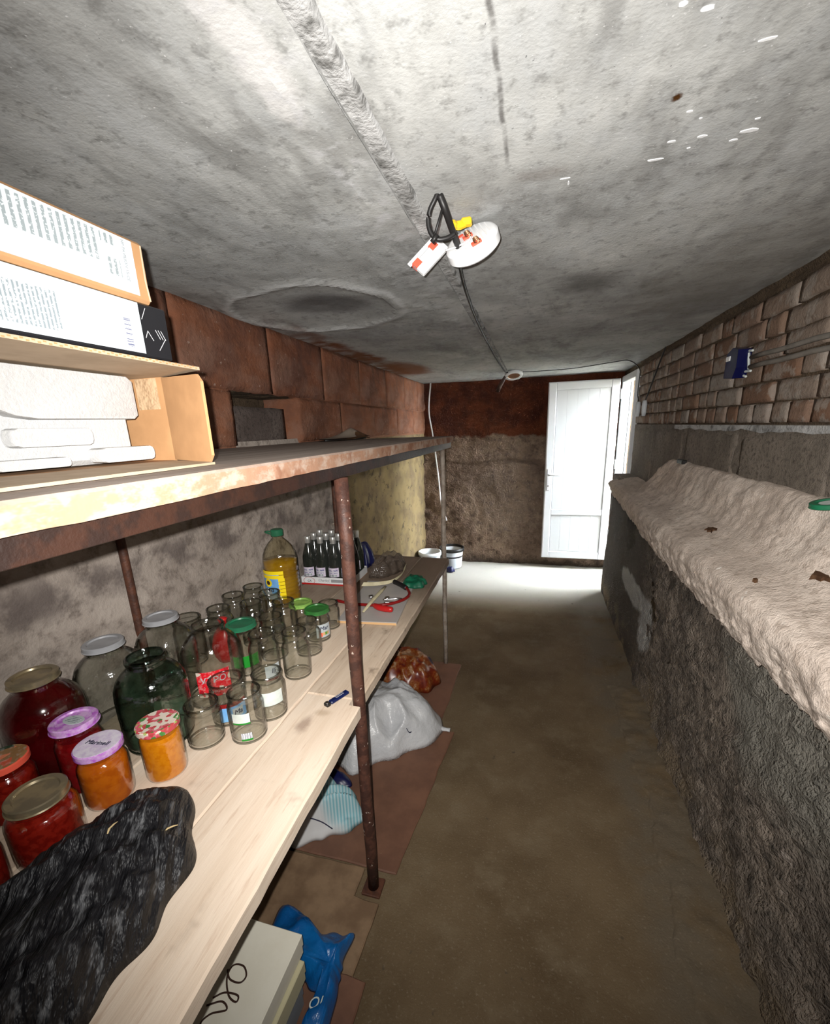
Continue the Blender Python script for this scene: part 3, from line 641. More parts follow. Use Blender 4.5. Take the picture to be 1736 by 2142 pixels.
# rubble face under the ledge
def rub(u, v):
    y = -1.2+v*5.16; z = u*0.97-0.01
    rg = 1-min(1, max(0, (y-2.3)/0.5))*0.86
    d = rg*(0.028*fb((2, y*3.0, z*3.6), 5)+0.012*abs(fb((5, y*11, z*11), 5))+0.010*fb((9, y*26, z*26), 3)) + (0.012*fb((2, y*2, z*2), 3) if rg < .5 else 0)
    x = 0.635+0.03*z-d
    if z < 0.12 and rg > .5: x -= (0.12-z)*0.28*(0.6+0.6*fb((1, y*4, 2), 3))
    return (x, y, z)
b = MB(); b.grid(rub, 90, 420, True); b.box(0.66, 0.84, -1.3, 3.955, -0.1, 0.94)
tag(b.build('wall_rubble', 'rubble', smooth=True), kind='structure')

MB().box(0.655, 0.80, 3.70, 3.955, 0.93, 1.075, .01).build('end_block', 'greyblock', wr)
# outside: landing, steps, passage walls open to the sky
tag(MB().box(0.80, 1.45, 3.9, 4.8, -0.1, 0.02).build('floor_landing', 'step'), kind='structure')
for i in range(3): tag(MB().box(1.45+i*0.28, 1.45+(i+1)*0.28+.04, 3.9, 4.8, -0.1, 0.02+(i+1)*0.17, 0.01).build('step_%d' % (i+1), 'step'), kind='structure')
tag(MB().box(2.32, 14, -3, 12, -0.1, 0.53).build('ground', 'step'), kind='structure')
tag(MB().box(1.06, 3.0, 4.72, 5.0, -0.1, 2.0).build('wall_passage_far', 'outwall'), kind='structure')
tag(MB().box(1.06, 3.0, 3.7, 3.95, -0.1, 2.0).build('wall_passage_near', 'outwall'), kind='structure')

# door leaf, opened flat against the back wall, and its frame in the reveal
DX0, DX1, DY, DZ0, DZ1 = 0.112, 0.752, 4.585, 0.118, 1.883
dr = tag(MB().box(DX0, DX1, DY, DY+0.045, DZ0, DZ1, 0.004).build('door_1', 'pvc'), kind='structure')
b = MB()
for x0, x1, z0, z1 in ((DX0+.006, DX0+.075, DZ0+.006, DZ1-.006), (DX1-.075, DX1-.006, DZ0+.006, DZ1-.006)): MB().box(x0, x1, DY-0.014, DY+.002, z0, z1, 0.004).build('stile', 'pvc', dr)
for z0, z1 in ((DZ0+.006, DZ0+.075), (0.585, 0.645), (DZ1-.075, DZ1-.006)): MB().box(DX0+.076, DX1-.076, DY-0.014, DY+.002, z0, z1, 0.004).build('rail', 'pvc', dr)
for q in range(5):
    x0 = DX0+.080+q*0.0963
    for z0, z1 in ((DZ0+.078, 0.582), (0.648, DZ1-.078)): MB().box(x0, x0+0.0953, DY-0.006, DY+.002, z0, z1, 0.0015).build('panel', 'pvc', dr)
h = MB().box(DX0+.022, DX0+.052, DY-.022, DY-.013, 0.84, 1.06, 0.004).build('handle_plate', 'white', dr)
b = MB(); b.tube([(DX0+.037, DY-.02, 1.0), (DX0+.037, DY-.055, 1.0), (DX0+.06, DY-.062, 1.0), (DX0+.15, DY-.062, 0.998)], [.008, .008, .008, .007], 8); b.build('handle_lever', 'white', h, True)
b = MB(); b.lathe([(0, 0), (.009, 0), (.009, .006), (0, .006)], 12); b.xf(Matrix.Translation((DX0+.037, DY-.02, 0.885)) @ Matrix.Rotation(math.pi/2, 4, 'X')); b.build('lock_cylinder', 'chrome', h)
for z in (0.35, 1.05, 1.70): b = MB(); b.lathe([(0, 0), (.008, 0), (.008, .09), (0, .09)], 10, (DX1+.012, DY+.0, z)); b.build('hinge', 'white', dr, True)
fr = tag(MB().box(0.772, 0.842, 4.60, 4.652, 0.02, 1.90, 0.004).build('trim_1', 'pvc'), kind='structure')
MB().box(0.772, 0.842, 4.06, 4.60, 1.845, 1.90, 0.004).build('frame_head', 'pvc', fr)
MB().box(0.772, 0.842, 4.022, 4.06, 0.02, 1.90, 0.004).build('frame_jamb', 'pvc', fr)
MB().box(0.846, 0.866, 4.60, 4.652, 0.02, 1.90, 0.003).build('frame_rebate', 'pvc', fr)
MB().box(0.83, 0.852, 4.58, 4.604, 0.9, 1.0, 0.003).build('strike_plate', 'chrome', fr)

# ================================================================== THINGS
ZL, ZU = 0.736, 1.451
# ---- steel shelf frame
rk = empty('shelf_frame', (-0.8, 1.0, 0), 'long brown steel shelf frame of pipe posts carrying both wooden shelves', 'shelf frame')
def wpart(b, name, mat, root, smooth=False):   # build in world coordinates under a root standing at an unrotated location
    l = Vector(root.location); b.V = [v-l for v in b.V]; return b.build(name, mat, root, smooth)
def post(x, y, z0, z1, r, mat, foot=True):
    b = MB(); b.tube([(x+0.0015*math.sin(i*2.1), y, z0+(z1-z0)*i/8) for i in range(9)], r, 14); o = wpart(b, 'post', mat, rk, True)
    if foot:
        b = MB(); b.box(x-.032, x+.032, y-.032, y+.032, z0-.002, z0+.008, 0.002); b.V = [v-Vector(rk.location) for v in b.V]; b.build('foot_plate', 'rust', o)
    return o
post(-0.469, 1.0, 0.004, 1.386, 0.0185, 'pipe'); post(-0.506, 2.447, 0.0, 1.386, 0.0135, 'greypipe', False)
post(-1.168, 0.945, 0.004, 1.386, 0.0125, 'rust'); post(-1.150, 2.335, 0.0, 1.386, 0.014, 'rust'); post(-0.47, -0.45, 0.004, 1.386, 0.018, 'pipe'); post(-1.160, -0.45, 0.004, 1.386, 0.014, 'rust')
b = MB(); b.box(-0.462, -0.457, -0.55, 2.452, 1.388, 1.418, 0.001); b.box(-0.50, -0.4625, -0.55, 2.452, 1.4135, 1.418, 0.001); wpart(b, 'upper_front_rail', 'rail', rk)
b = MB(); b.box(-1.135, -1.13, -0.55, 2.452, 1.388, 1.418, 0.001); wpart(b, 'upper_back_rail', 'rust', rk)
for y in (-0.43, 0.965, 2.40): b = MB(); b.box(-1.128, -0.464, y-.018, y+.018, 1.390, 1.412, 0.001); wpart(b, 'cross_bar', 'rust', rk)
b = MB(); b.box(-0.492, -0.487, -0.55, 0.98, 0.656, 0.692, 0.001); b.box(-0.530, -0.525, 1.02, 2.43, 0.656, 0.692, 0.001); wpart(b, 'lower_front_rail', 'rust', rk)
b = MB(); b.box(-1.108, -1.103, -0.55, 2.43, 0.656, 0.692, 0.001); wpart(b, 'lower_back_rail', 'rust', rk)
# ---- shelf boards
def board(name, poly, z0, z1, mat, label, seed=0.0, ny=60, warp=0.003, ragged=0.0):
    """plank with a slightly worn, wavy outline"""
    b = MB(); P = []
    n = len(poly)
    for i in range(n):
        a, c = Vector(poly[i]), Vector(poly[(i+1) % n]); L = (c-a).length; m = max(1, int(L/0.03)); nr = Vector((-(c-a).y, (c-a).x))/max(L, 1e-6)
        for j in range(m):
            p = a+(c-a)*j/m; P.append(p+nr*warp*fb((p.x*8+seed, p.y*8, seed), 3)*(0 if j == 0 else 1))
    n = len(P); ce = Vector((sum(p.x for p in P)/n, sum(p.y for p in P)/n))
    ins = 0.004
    def inset(p, i): 
        t = (P[(i+1) % n]-P[i-1]).normalized(); return p+Vector((-t.y, t.x))*ins
    V = [(p.x, p.y, z0-ragged*abs(fb((p.x*30, p.y*30, seed), 3))) for p in P]+[(p.x, p.y, z1-ins) for p in P]+[(*inset(p, i), z1) for i, p in enumerate(P)]
    F = [(i, (i+1) % n, n+(i+1) % n, n+i) for i in range(n)]+[(n+i, n+(i+1) % n, 2*n+(i+1) % n, 2*n+i) for i in range(n)]
    F += [tuple(range(2*n, 3*n)), tuple(range(n))[::-1]]
    b.add(V, F); return tag(b.build(name, mat), label, 'board')
board('upper_shelf_board', [(-0.441, -0.55), (-0.443, 2.455), (-0.80, 2.455), (-0.80, -0.55)], 1.4205, ZU, 'topboard', 'thick dusty upper shelf board at the front, with a chipped orange edge', 1.0, ragged=0.003)
board('upper_shelf_board', [(-0.804, -0.55), (-0.804, 2.45), (-1.145, 2.45), (-1.145, -0.55)], 1.4205, ZU-0.001, 'topboard', 'dusty upper shelf board at the back, under the blocks with the square niche', 2.0)
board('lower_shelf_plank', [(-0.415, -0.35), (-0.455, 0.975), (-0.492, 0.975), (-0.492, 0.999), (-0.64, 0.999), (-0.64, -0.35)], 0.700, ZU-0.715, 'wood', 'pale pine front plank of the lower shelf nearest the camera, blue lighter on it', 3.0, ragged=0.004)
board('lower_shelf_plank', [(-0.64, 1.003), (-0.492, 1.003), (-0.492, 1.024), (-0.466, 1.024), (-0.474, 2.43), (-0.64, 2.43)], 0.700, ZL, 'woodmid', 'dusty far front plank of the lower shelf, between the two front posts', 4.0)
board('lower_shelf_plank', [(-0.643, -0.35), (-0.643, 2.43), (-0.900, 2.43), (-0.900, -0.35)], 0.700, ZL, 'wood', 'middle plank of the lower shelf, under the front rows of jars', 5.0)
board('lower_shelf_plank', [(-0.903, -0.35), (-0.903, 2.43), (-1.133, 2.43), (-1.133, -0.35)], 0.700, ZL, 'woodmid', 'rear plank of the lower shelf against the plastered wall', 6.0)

# ---- boxes on the upper shelf
bx = empty('open_cardboard_box', (-0.85, 0.47, ZU+.001), 'open brown cardboard box on the upper shelf with white foam inside', 'box')
B0, B1, BH = 0.06, 0.685, 0.158
def bp(b, n, m, p=None, sm=False):
    l = Vector(bx.location); b.V = [v-l for v in b.V]; return b.build(n, m, p or bx, sm)
z = ZU+.001
bp(MB().box(-1.04, -0.66, B0, B1, z, z+.005), 'bottom_panel', 'kraft'); bp(MB().box(-1.04, -1.035, B0, B1, z+.005, z+BH-.005), 'back_panel', 'kraft')
bp(MB().box(-1.035, -0.66, B1-.005, B1, z+.005, z+BH-.005), 'side_panel', 'kraft'); bp(MB().box(-1.035, -0.66, B0, B0+.005, z+.005, z+BH-.005), 'side_panel', 'kraft'); bp(MB().box(-1.04, -0.66, B0, B1, z+BH-.005, z+BH), 'top_panel', 'kraftgrey')
def corr(b, x, y0, y1, zc, h):   # visible flutes along a cut edge facing +x
    n = int((y1-y0)/0.006)
    for i in range(n):
        y = y0+(y1-y0)*i/n; s = (i % 2)*2-1; b.box(x, x+.0012, y, y+.0035, zc-h*0.5 if s < 0 else zc, zc if s < 0 else zc+h*0.5)
f = bp(MB().add([(-0.66, B0, z+BH-.005), (-0.66, B1, z+BH-.005), (-0.548, B1-.035, z+BH-.004), (-0.545, B0, z+BH-.002), (-0.66, B0, z+BH), (-0.66, B1, z+BH), (-0.548, B1-.035, z+BH+.001), (-0.545, B0, z+BH+.003)], [(0, 3, 2, 1), (4, 5, 6, 7), (0, 1, 5, 4), (1, 2, 6, 5), (2, 3, 7, 6), (3, 0, 4, 7)]), 'top_flap', 'kraftgrey')
b = MB(); corr(b, -0.5475, B0, B1-.04, z+BH-.0007, .0036); bp(b, 'corrugated_edge', 'kraft', f)
f = bp(MB().add([(-0.66, B0, z), (-0.66, B1-.01, z), (-0.525, B1-.06, z), (-0.505, B0, z), (-0.66, B0, z+.005), (-0.66, B1-.01, z+.005), (-0.525, B1-.06, z+.004), (-0.505, B0, z+.004)], [(0, 3, 2, 1), (4, 5, 6, 7), (0, 1, 5, 4), (1, 2, 6, 5), (2, 3, 7, 6), (3, 0, 4, 7)]), 'bottom_flap', 'kraftgrey')
# side flap swung towards the corridor
b = MB(); pts = [(-0.66, B1-.005), (-0.532, 0.628)]
nrm = Vector((pts[1][1]-pts[0][1], -(pts[1][0]-pts[0][0]), 0)).normalized()*0.005
A, E_ = Vector((*pts[0], 0)), Vector((*pts[1], 0)); zz = [z+.006, z+BH-.006]; r = 0.012
prof_ = [(A, zz[0]), (E_-(E_-A).normalized()*r, zz[0]-.003), (E_, zz[0]+r-.003), (E_, zz[1]-r-.006), (E_-(E_-A).normalized()*r, zz[1]-.006), (A, zz[1])]
V = [(p.x, p.y, h_) for p, h_ in prof_]+[(p.x-nrm.x, p.y-nrm.y, h_) for p, h_ in prof_]; n_ = len(prof_)
b.add(V, [tuple(range(n_)), tuple(range(n_, 2*n_))[::-1]]+[(i, n_+i, n_+(i+1) % n_, (i+1) % n_) for i in range(n_)]); bp(b, 'side_flap', 'kraft')
bp(MB().box(-0.72, -0.672, B1-.0062, B1-.0052, z+.098, z+.152), 'clear_tape', m_film('packing_tape', 0.25, (0.75, 0.6, 0.4)))
# polystyrene insert in the mouth of the box
fm = empty('foam_insert', (-0.85, 0.40, ZU+.008), 'white moulded polystyrene insert inside the open cardboard box', 'packaging')
def fp(b, n, sm=True, m='foam'):
    l = Vector(fm.location); b.V = [v-l for v in b.V]; o = b.build(n, m, fm); return smooth_by(o, 35) if sm else o
y1f = B1-.045
fp(MB().box(-1.03, -0.700, B0+.008, y1f-.006, z+.008, z+.148, .008), 'core')
def pad(P, x1, nm):   # raised pad of moulded foam: outline in (y, z), front at x1, with a soft shoulder
    b = MB(); n = len(P); cy = sum(p[0] for p in P)/n; cz_ = sum(p[1] for p in P)/n; V = []
    for k, (sc, x) in enumerate(((1, -.7005), (1, x1-.006), (.985, x1-.0015), (.965, x1))):
        V += [(x, cy+(p[0]-cy)*sc, z+cz_+(p[1]-cz_)*sc) for p in P]
    F = [(k*n+i, k*n+(i+1) % n, (k+1)*n+(i+1) % n, (k+1)*n+i) for k in range(3) for i in range(n)]+[tuple(range(3*n, 4*n))]
    b.add(V, F); fp(b, nm)
def rr(y0, y1, z0, z1, r=.008): return [(y0+r, z0), (y1-r, z0), (y1-.3*r, z0+.3*r), (y1, z0+r), (y1, z1-r), (y1-.3*r, z1-.3*r), (y1-r, z1), (y0+r, z1), (y0+.3*r, z1-.3*r), (y0, z1-r), (y0, z0+r), (y0+.3*r, z0+.3*r)]
pad([(B0+.01, .150), (B0+.01, .108), (.36, .106), (.40, .098), (.44, .082), (.47, .078), (y1f-.012, .080), (y1f-.004, .086), (y1f-.004, .142), (y1f-.014, .150)], -.676, 'upper_pad')
pad(rr(.43, .545, .040, .066), -.678, 'block_pad'); pad(rr(B0+.02, .375, .038, .070), -.678, 'block_pad')
pad(rr(.545, y1f+.010, .010, .034), -.672, 'foot_pad'); pad(rr(.40, .50, .010, .024, .005), -.676, 'foot_pad'); pad(rr(B0+.02, .345, .010, .022, .005), -.676, 'foot_pad')
# black box with a big white label
zb = z+BH+.0035
kb = empty('black_box', (-0.70, 0.3, zb), 'flat glossy black box with a big white barcode label, between the other two boxes', 'box')
def kp(b, n, m, p=None):
    l = Vector(kb.location); b.V = [v-l for v in b.V]; return b.build(n, m, p or kb)
kp(MB().box(-0.86, -0.550, 0.02, 0.598, zb, zb+.072, .002), 'body', 'blackcard')
lb = kp(MB().box(-0.5501, -0.5492, 0.05, 0.548, zb+.004, zb+.0705), 'label', 'label')
kp(MB().box(-0.5493, -0.5489, 0.10, 0.432, zb+.012, zb+.055), 'small_print', 'textB', lb); kp(MB().box(-0.5493, -0.5489, 0.520, 0.530, zb+.010, zb+.046), 'barcode', 'barZ', lb)
b = MB()
for (ya, za, yb, zb_) in ((.551, .050, .560, .066), (.553, .026, .558, .036), (.558, .036, .566, .024), (.572, .040, .579, .028), (.577, .040, .584, .028), (.582, .040, .589, .028), (.574, .012, .589, .030)):
    d = Vector((0, yb-ya, zb_-za)); nr = Vector((0, -d.z, d.y)).normalized()*0.0004
    a0, a1 = Vector((-0.5495, ya, zb+za)), Vector((-0.5495, yb, zb+zb_)); b.add([a0-nr, a1-nr, a1+nr, a0+nr], [(0, 1, 2, 3)])
kp(b, 'line_pattern', 'whiteline')
# kraft laptop box on top
zk = zb+.0735
lp = empty('kraft_box', (-0.70, 0.3, zk), 'flat kraft box with a white printed label, topmost of the stack', 'box')
def lpz(b, n, m, p=None):
    l = Vector(lp.location); b.V = [v-l for v in b.V]; return b.build(n, m, p or lp)
lpz(MB().box(-0.86, -0.550, 0.02, 0.577, zk, zk+.079, .004), 'body', 'kraft')
b = MB(); b.tube([(-0.5495, 0.571, zk+.074), (-0.5495, 0.570, zk+.03), (-0.5495, 0.573, zk+.004)], .0012, 6); lpz(b, 'edge_crease', 'kraftgrey')
lb = lpz(MB().box(-0.5501, -0.5492, 0.05, 0.556, zk+.0075, zk+.0745), 'label', 'label')
lpz(MB().box(-0.5493, -0.5489, 0.10, 0.505, zk+.036, zk+.071), 'small_print', 'textA', lb)
lpz(MB().box(-0.5493, -0.5489, 0.508, 0.527, zk+.060, zk+.071), 'small_print', 'textA', lb); lpz(MB().box(-0.5493, -0.5489, 0.512, 0.532, zk+.024, zk+.044), 'small_print', 'textA', lb)
mt = Matrix.Translation((-0.5490+.70, 0.541-.3, .047)) @ Matrix.Rotation(math.pi/2, 4, 'Z') @ Matrix.Rotation(math.pi/2, 4, 'X') @ Matrix.Rotation(-math.pi/2, 4, 'Z')
text('print', 'HP PAVILION 15-CE', .0058, 'greyink', mt, lb)
# brown scrap lying at the back of the upper shelf
sc_ = empty('curved_scrap', (-1.02, 2.3, ZU), 'curved brown scrap with a dusty lining lying below the niche', 'scrap')
def scr(u, v, off=0.0):
    y = (u-.5)*0.60; x = (v-.5)*0.13*(0.35+math.sin(math.pi*min(1, u*1.05))**.6)
    hgt = 0.052*math.exp(-((u-.60)/.22)**2)*(1-1.6*abs(v-.5)) + 0.006+0.012*u*0
    return (x, y, hgt+off)
b = MB(); b.grid(lambda u, v: scr(u, v, 0.004), 36, 12); b.grid(lambda u, v: scr(u, v, -0.004), 36, 12, True); b.build('shell', 'scrap', sc_, True)
b = MB(); b.grid(lambda u, v: (scr(u*.6, v)[0]*.9, scr(u*.6, v)[1], scr(u*.6, v, 0.006)[2]), 24, 10); b.build('lining', 'scrappale', sc_, True)
b = MB(); b.tube([(0.05*math.sin(math.pi*t/12), -.28+.56*t/12, 0.004) for t in range(13)], .006, 6); b.build('dark_rim', 'black', sc_, True)

# ---- jars
def prof_big(h=0.238, rb=0.077, rn=0.0425):
    return [(rb*.55, .006), (rb*.82, .002), (rb*.93, .008), (rb*.985, .022), (rb, h*.40), (rb, h*.60), (rb*.97, h*.69), (rb*.88, h*.77), (rb*.74, h*.83), (rn*1.16, h*.875), (rn, h*.895), (rn*1.0, h*.93), (rn*1.08, h*.94), (rn*1.10, h*.965), (rn*1.08, h*.99), (rn*1.0, h), (rn*.92, h*.985), (rn*.92, h*.9)]
def prof_mid(h, rb, rn=0.040, sh=0.80):
    return [(rb*.6, .006), (rb*.85, .0015), (rb*.96, .006), (rb, .014), (rb, h*(sh-.12)), (rb*.985, h*(sh-.07)), (rb*.93, h*(sh-.03)), (rn+(rb-rn)*.35, h*(sh+.005)), (rn*.985, h*(sh+.035)), (rn*.985, h*(sh+.07)), (rn*1.05, h*(sh+.08)), (rn*1.05, h*(sh+.10)), (rn, h*(sh+.11)), (rn, h*(sh+.14)), (rn*1.05, h*(sh+.15)), (rn*1.05, h*.975), (rn*1.02, h), (rn*.93, h*.99), (rn*.93, h*(sh+.05))]
def lidm(r, t, dish=True):
    return [(0, t*.72), (r*.72, t*.72), (r*.76, t), (r*.95, t), (r, t*.86), (r*1.0, t*.15), (r*1.04, 0), (r*.98, 0)] if dish else [(0, t), (r*.95, t), (r, t*.85), (r, 0), (r*.96, 0)]
def jar(x, y, h, rb, label, kind='mid', mat='glass', lid=None, fill=None, cat='jar', group=None, rn=0.038, sh=0.79, lr=None, rz=0.0, z=ZL, cov=None):
    t = empty('glass_jar', (x, y, z), label, cat, group, rz)
    pf = prof_big(h, rb) if kind == 'big' else prof_mid(h, rb, rn, sh)
    b = MB(); b.lathe(pf, 36, cap0=True); o = b.build('glass_body', 'glassfull' if fill else mat, t, True); smooth_by(o, 50)
    if not fill:
        inn = [(max(r-.0035, .004), max(zz, .010)) for r, zz in pf[:-2]]; b = MB(); b.lathe(inn, 32, cap0=True); smooth_by(b.build('inner_wall', mat, t, True), 50)
        rm = 'glassrimgreen' if mat == 'glassgreen' else 'glassrim'
        rr_ = pf[-3][0]; zr = h
        b = MB(); b.lathe([(rr_+.0022*math.cos(q*math.pi/4), zr-.002+.0028*math.sin(q*math.pi/4)) for q in range(9)], 36); b.build('rim', rm, t, True)
        rbt = pf[2][0]; b = MB(); b.lathe([(rbt+.0010*math.cos(q*math.pi/4), .005+.0035*math.sin(q*math.pi/4)) for q in range(9)], 36); b.build('foot_ring', rm, t, True)
    if fill:
        top = (cov or 0.80)*h; pr = [(r*.975-.001, max(zz, .004)+.001) for r, zz in pf if zz <= top and r > .02]
        k = [i for i, (r, zz) in enumerate(pr)]; mxi = max(range(len(pr)), key=lambda i: pr[i][1]); pr = pr[:mxi+1]
        b = MB(); b.lathe(pr+[(0.0005, pr[-1][1]+.001)], 32, cap0=True); smooth_by(b.build('contents', fill, t, True), 50)
    if lid:
        r = lr or (rn*1.19 if kind != 'big' else 0.0475); tt = .014
        if isinstance(lid, str): lid = (lid, None)
        b = MB(); b.lathe(lidm(r, tt, lid[1] is None), 36); L = b.build('lid', lid[0], t, False, (0, 0, h-.009)); smooth_by(L, 30)
        if lid[1]: b = MB(); b.lathe([(0.0, .0004), (r*.93, .0004), (r*.95, 0)], 36); b.build('lid_print', lid[1], L, False, (0, 0, tt))
        t['_lid'] = L.name
    return t
def band(t, r, z0, z1, a0, a1, mat, name='label', n=14, parent=None):
    b = MB(); b.grid(lambda u, v: (r*math.cos(a0+(a1-a0)*u), r*math.sin(a0+(a1-a0)*u), z0+(z1-z0)*v), n, 1); return b.build(name, mat, parent or t, True)
def bandtext(t, body, r, z, ac, size, mat, parent, shear=0.0):
    o = text('lettering', body, size, mat, Matrix(), parent, shear)
    for v in o.data.vertices:
        a = ac+v.co.x/r; zz = v.co.y+z; rr = r+0.0006+v.co.z; v.co = (rr*math.cos(a), rr*math.sin(a), zz)
    return o
def lidtext(t, body, size, mat='ink', rot=0.0, shear=0.0):
    L = bpy.data.objects[t['_lid']]
    text('lettering', body, size, mat, Matrix.Translation((0, 0, .0152)) @ Matrix.Rotation(rot, 4, 'Z'), L, shear)
CAMDIR = lambda x, y: math.atan2(0-y, 0-x)
# filled jars
jar(-1.09, 0.600, .245, .083, 'three-litre jar of dark cherry preserve with a gold tin lid', 'big', lid='gold', fill='jam_dark', cov=.93)
t = jar(-0.962, 0.578, .165, .046, 'jar of red preserve with a purple patterned lid and a white oval', lid=('purple', None), fill='jam_red2', cov=.8)
L = bpy.data.objects[t['_lid']]; b = MB(); b.lathe([(0, .0006), (.020, .0006), (.021, 0)], 28); b.V = [Vector((v.x*1.25, v.y*.72, v.z)) for v in b.V]; oo = b.build('lid_oval', 'label', L, False, (0, 0, .0105))
b = MB(); b.box(-.015, .015, -.008, .008, 0, .0004); b.build('oval_print', 'textB', L, False, (0, 0, .0112))
t = jar(-0.874, 0.556, .135, .047, 'jar of brown-orange preserve with a lilac lid lettered in black', lid=('purple', 'lilac'), fill='jam_brown', cov=.83)
lidtext(t, 'Marinell', .0165, 'ink', 0.12, 0.1)
jar(-0.808, 0.645, .135, .044, 'jar of bright orange preserve with a floral fruit lid', lid=('floral', 'floral'), fill='jam_orange', cov=.86, sh=.86)
jar(-1.040, 0.478, .130, .048, 'jar of tomato preserve with a red and black berry lid', lid=('tape', 'berry'), fill='jam_red', cov=.82)
jar(-0.872, 0.432, .130, .056, 'squat wide jar of tomato preserve with a tarnished gold lid', lid='gold', fill='jam_red', cov=.80, rn=.044, lr=.0475)
t = jar(-0.886, 0.322, .130, .046, 'jar of tomato preserve with a lime and white lid beside the black bag', lid=('lime', 'label'), fill='jam_red', cov=.82)
L = bpy.data.objects[t['_lid']]
for r0, r1, m in ((.030, .034, 'lime'), (.020, .024, 'red')): b = MB(); b.lathe([(r0, .0155), (r1, .0155), (r1, .0145)], 32); b.build('lid_ring', m, L)
# empty jars
jar(-1.090, 0.770, .240, .083, 'clear three-litre jar with a grey plastic lid beside the cherry jar', 'big', lid='greylid')
jar(-1.070, 0.938, .240, .083, 'clear three-litre jar with a grey plastic lid beside the back post', 'big', lid='greylid')
jar(-0.925, 0.745, .238, .083, 'open three-litre jar of dark green glass', 'big', mat='glassgreen')
jar(-1.125, 1.082, .170, .048, 'open clear jar behind the jar with the red label', rn=.043)
t = jar(-0.902, 0.935, .236, .083, 'open clear three-litre jar with a torn red label', 'big')
a = CAMDIR(-.902, .935); lb = band(t, .0838, .045, .125, a-.62, a+.45, 'redlabel'); bandtext(t, 'УТРО', .0846, .098, a-.1, .026, 'label', lb, 0.1); bandtext(t, 'УТРО', .0846, .060, a-.1, .010, 'label', lb)
t = jar(-0.901, 1.074, .170, .048, 'clear jar with a dark green tin lid and green label', lid='greenlid', rn=.043, lr=.047)
a = CAMDIR(-.901, 1.048); band(t, .0486, .035, .075, a-.9, a+.9, 'greenlabel')
jar(-1.090, 1.195, .160, .047, 'open clear jar beside the knotted red bag')
jar(-1.122, 1.318, .160, .047, 'open clear jar against the wall with a dark wide rim')
jar(-1.120, 1.442, .150, .047, 'open clear jar against the wall in front of the oil bottle')
jar(-0.979, 1.349, .170, .046, 'open clear jar standing just in front of the oil bottle label')
jar(-0.994, 1.255, .165, .045, 'open clear jar in the middle of the crowd of empty jars', sh=.78)
jar(-0.888, 1.300, .160, .046, 'open clear jar between the tall crowd and the lime-lidded jar')
t = jar(-0.863, 1.180, .155, .047, 'open clear jar behind the row with torn labels', sh=.78)
jar(-0.873, 1.395, .112, .045, 'small clear jar with a pale lime rim lid', lid='lime')
t = jar(-0.770, 1.335, .120, .045, 'clear jar with a mid-green lid and a pictured label', lid='green2', lr=.046)
a = CAMDIR(-.77, 1.335)+.35; lb = band(t, .0455, .020, .072, a-.55, a+.75, 'label'); bandtext(t, 'Mar', .0462, .056, a+.1, .022, 'blueink', lb, .2)
for q, m in ((-.2, 'tape'), (.05, 'orange'), (.3, 'greenlabel'), (.42, 'orange')):
    band(t, .0461, .024+.004*(q > 0), .040, a+q-.14, a+q+.14, m, 'label_picture', 4, lb)
jar(-0.775, 1.436, .105, .042, 'small open clear jar behind the green-lidded pictured jar', rn=.036)
jar(-0.755, 1.232, .125, .046, 'round-bellied open clear jar at the front edge of the crowd', rn=.034, sh=.70)
jar(-0.720, 1.092, .155, .044, 'tall narrow open clear jar at the front of the crowd', rn=.036, sh=.74)
t = jar(-0.803, 1.042, .165, .0455, 'tall open clear jar with a white and crimson label near its foot')
a = CAMDIR(-.822, 1.05)+.45; lb = band(t, .0462, .022, .068, a-.55, a+.55, 'label'); bandtext(t, 'lli', .0468, .048, a, .022, 'ink', lb, .2); band(t, .0466, .016, .024, a-.55, a+.55, 'darkred', 'label_stripe', 10, lb)
t = jar(-0.793, 0.852, .122, .047, 'open clear jar with a blue and crimson label behind the barcode jar', rn=.043)
a = CAMDIR(-.797, .858)+.2; lb = band(t, .0487, .018, .060, a-.75, a+.75, 'bluelabel'); band(t, .0490, .060, .072, a-.75, a+.75, 'darkred', 'label_stripe', 10, lb); band(t, .0491, .026, .052, a-.1, a+.5, 'label', 'label_patch', 8, lb); bandtext(t, 'Ma', .0494, .039, a+.2, .02, 'blueink', lb, .2)
t = jar(-0.692, 0.895, .130, .0455, 'open clear jar with a blank pale label at the right of the front row', rn=.0385)
a = CAMDIR(-.692, .895); band(t, .0462, .050, .090, a-.5, a+.8, 'palelabel')
t = jar(-0.697, 0.803, .132, .0455, 'open clear jar with a barcode at its foot, frontmost of the empties', rn=.0385)
a = CAMDIR(-.697, .803); lb = band(t, .0462, .066, .092, a-.85, a+.1, 'palelabel'); band(t, .0463, .062, .066, a-.85, a+.1, 'greenlabel', 'label_stripe', 10, lb)
lb = band(t, .0462, .019, .036, a-.48, a+.10, 'barX', 'barcode_label'); band(t, .0464, .014, .019, a-.48, a+.12, 'greenlabel', 'label_stripe', 8, lb)
jar(-0.795, 0.760, .110, .045, 'short wide open clear jar beside the bright orange preserve', rn=.0385, sh=.76)
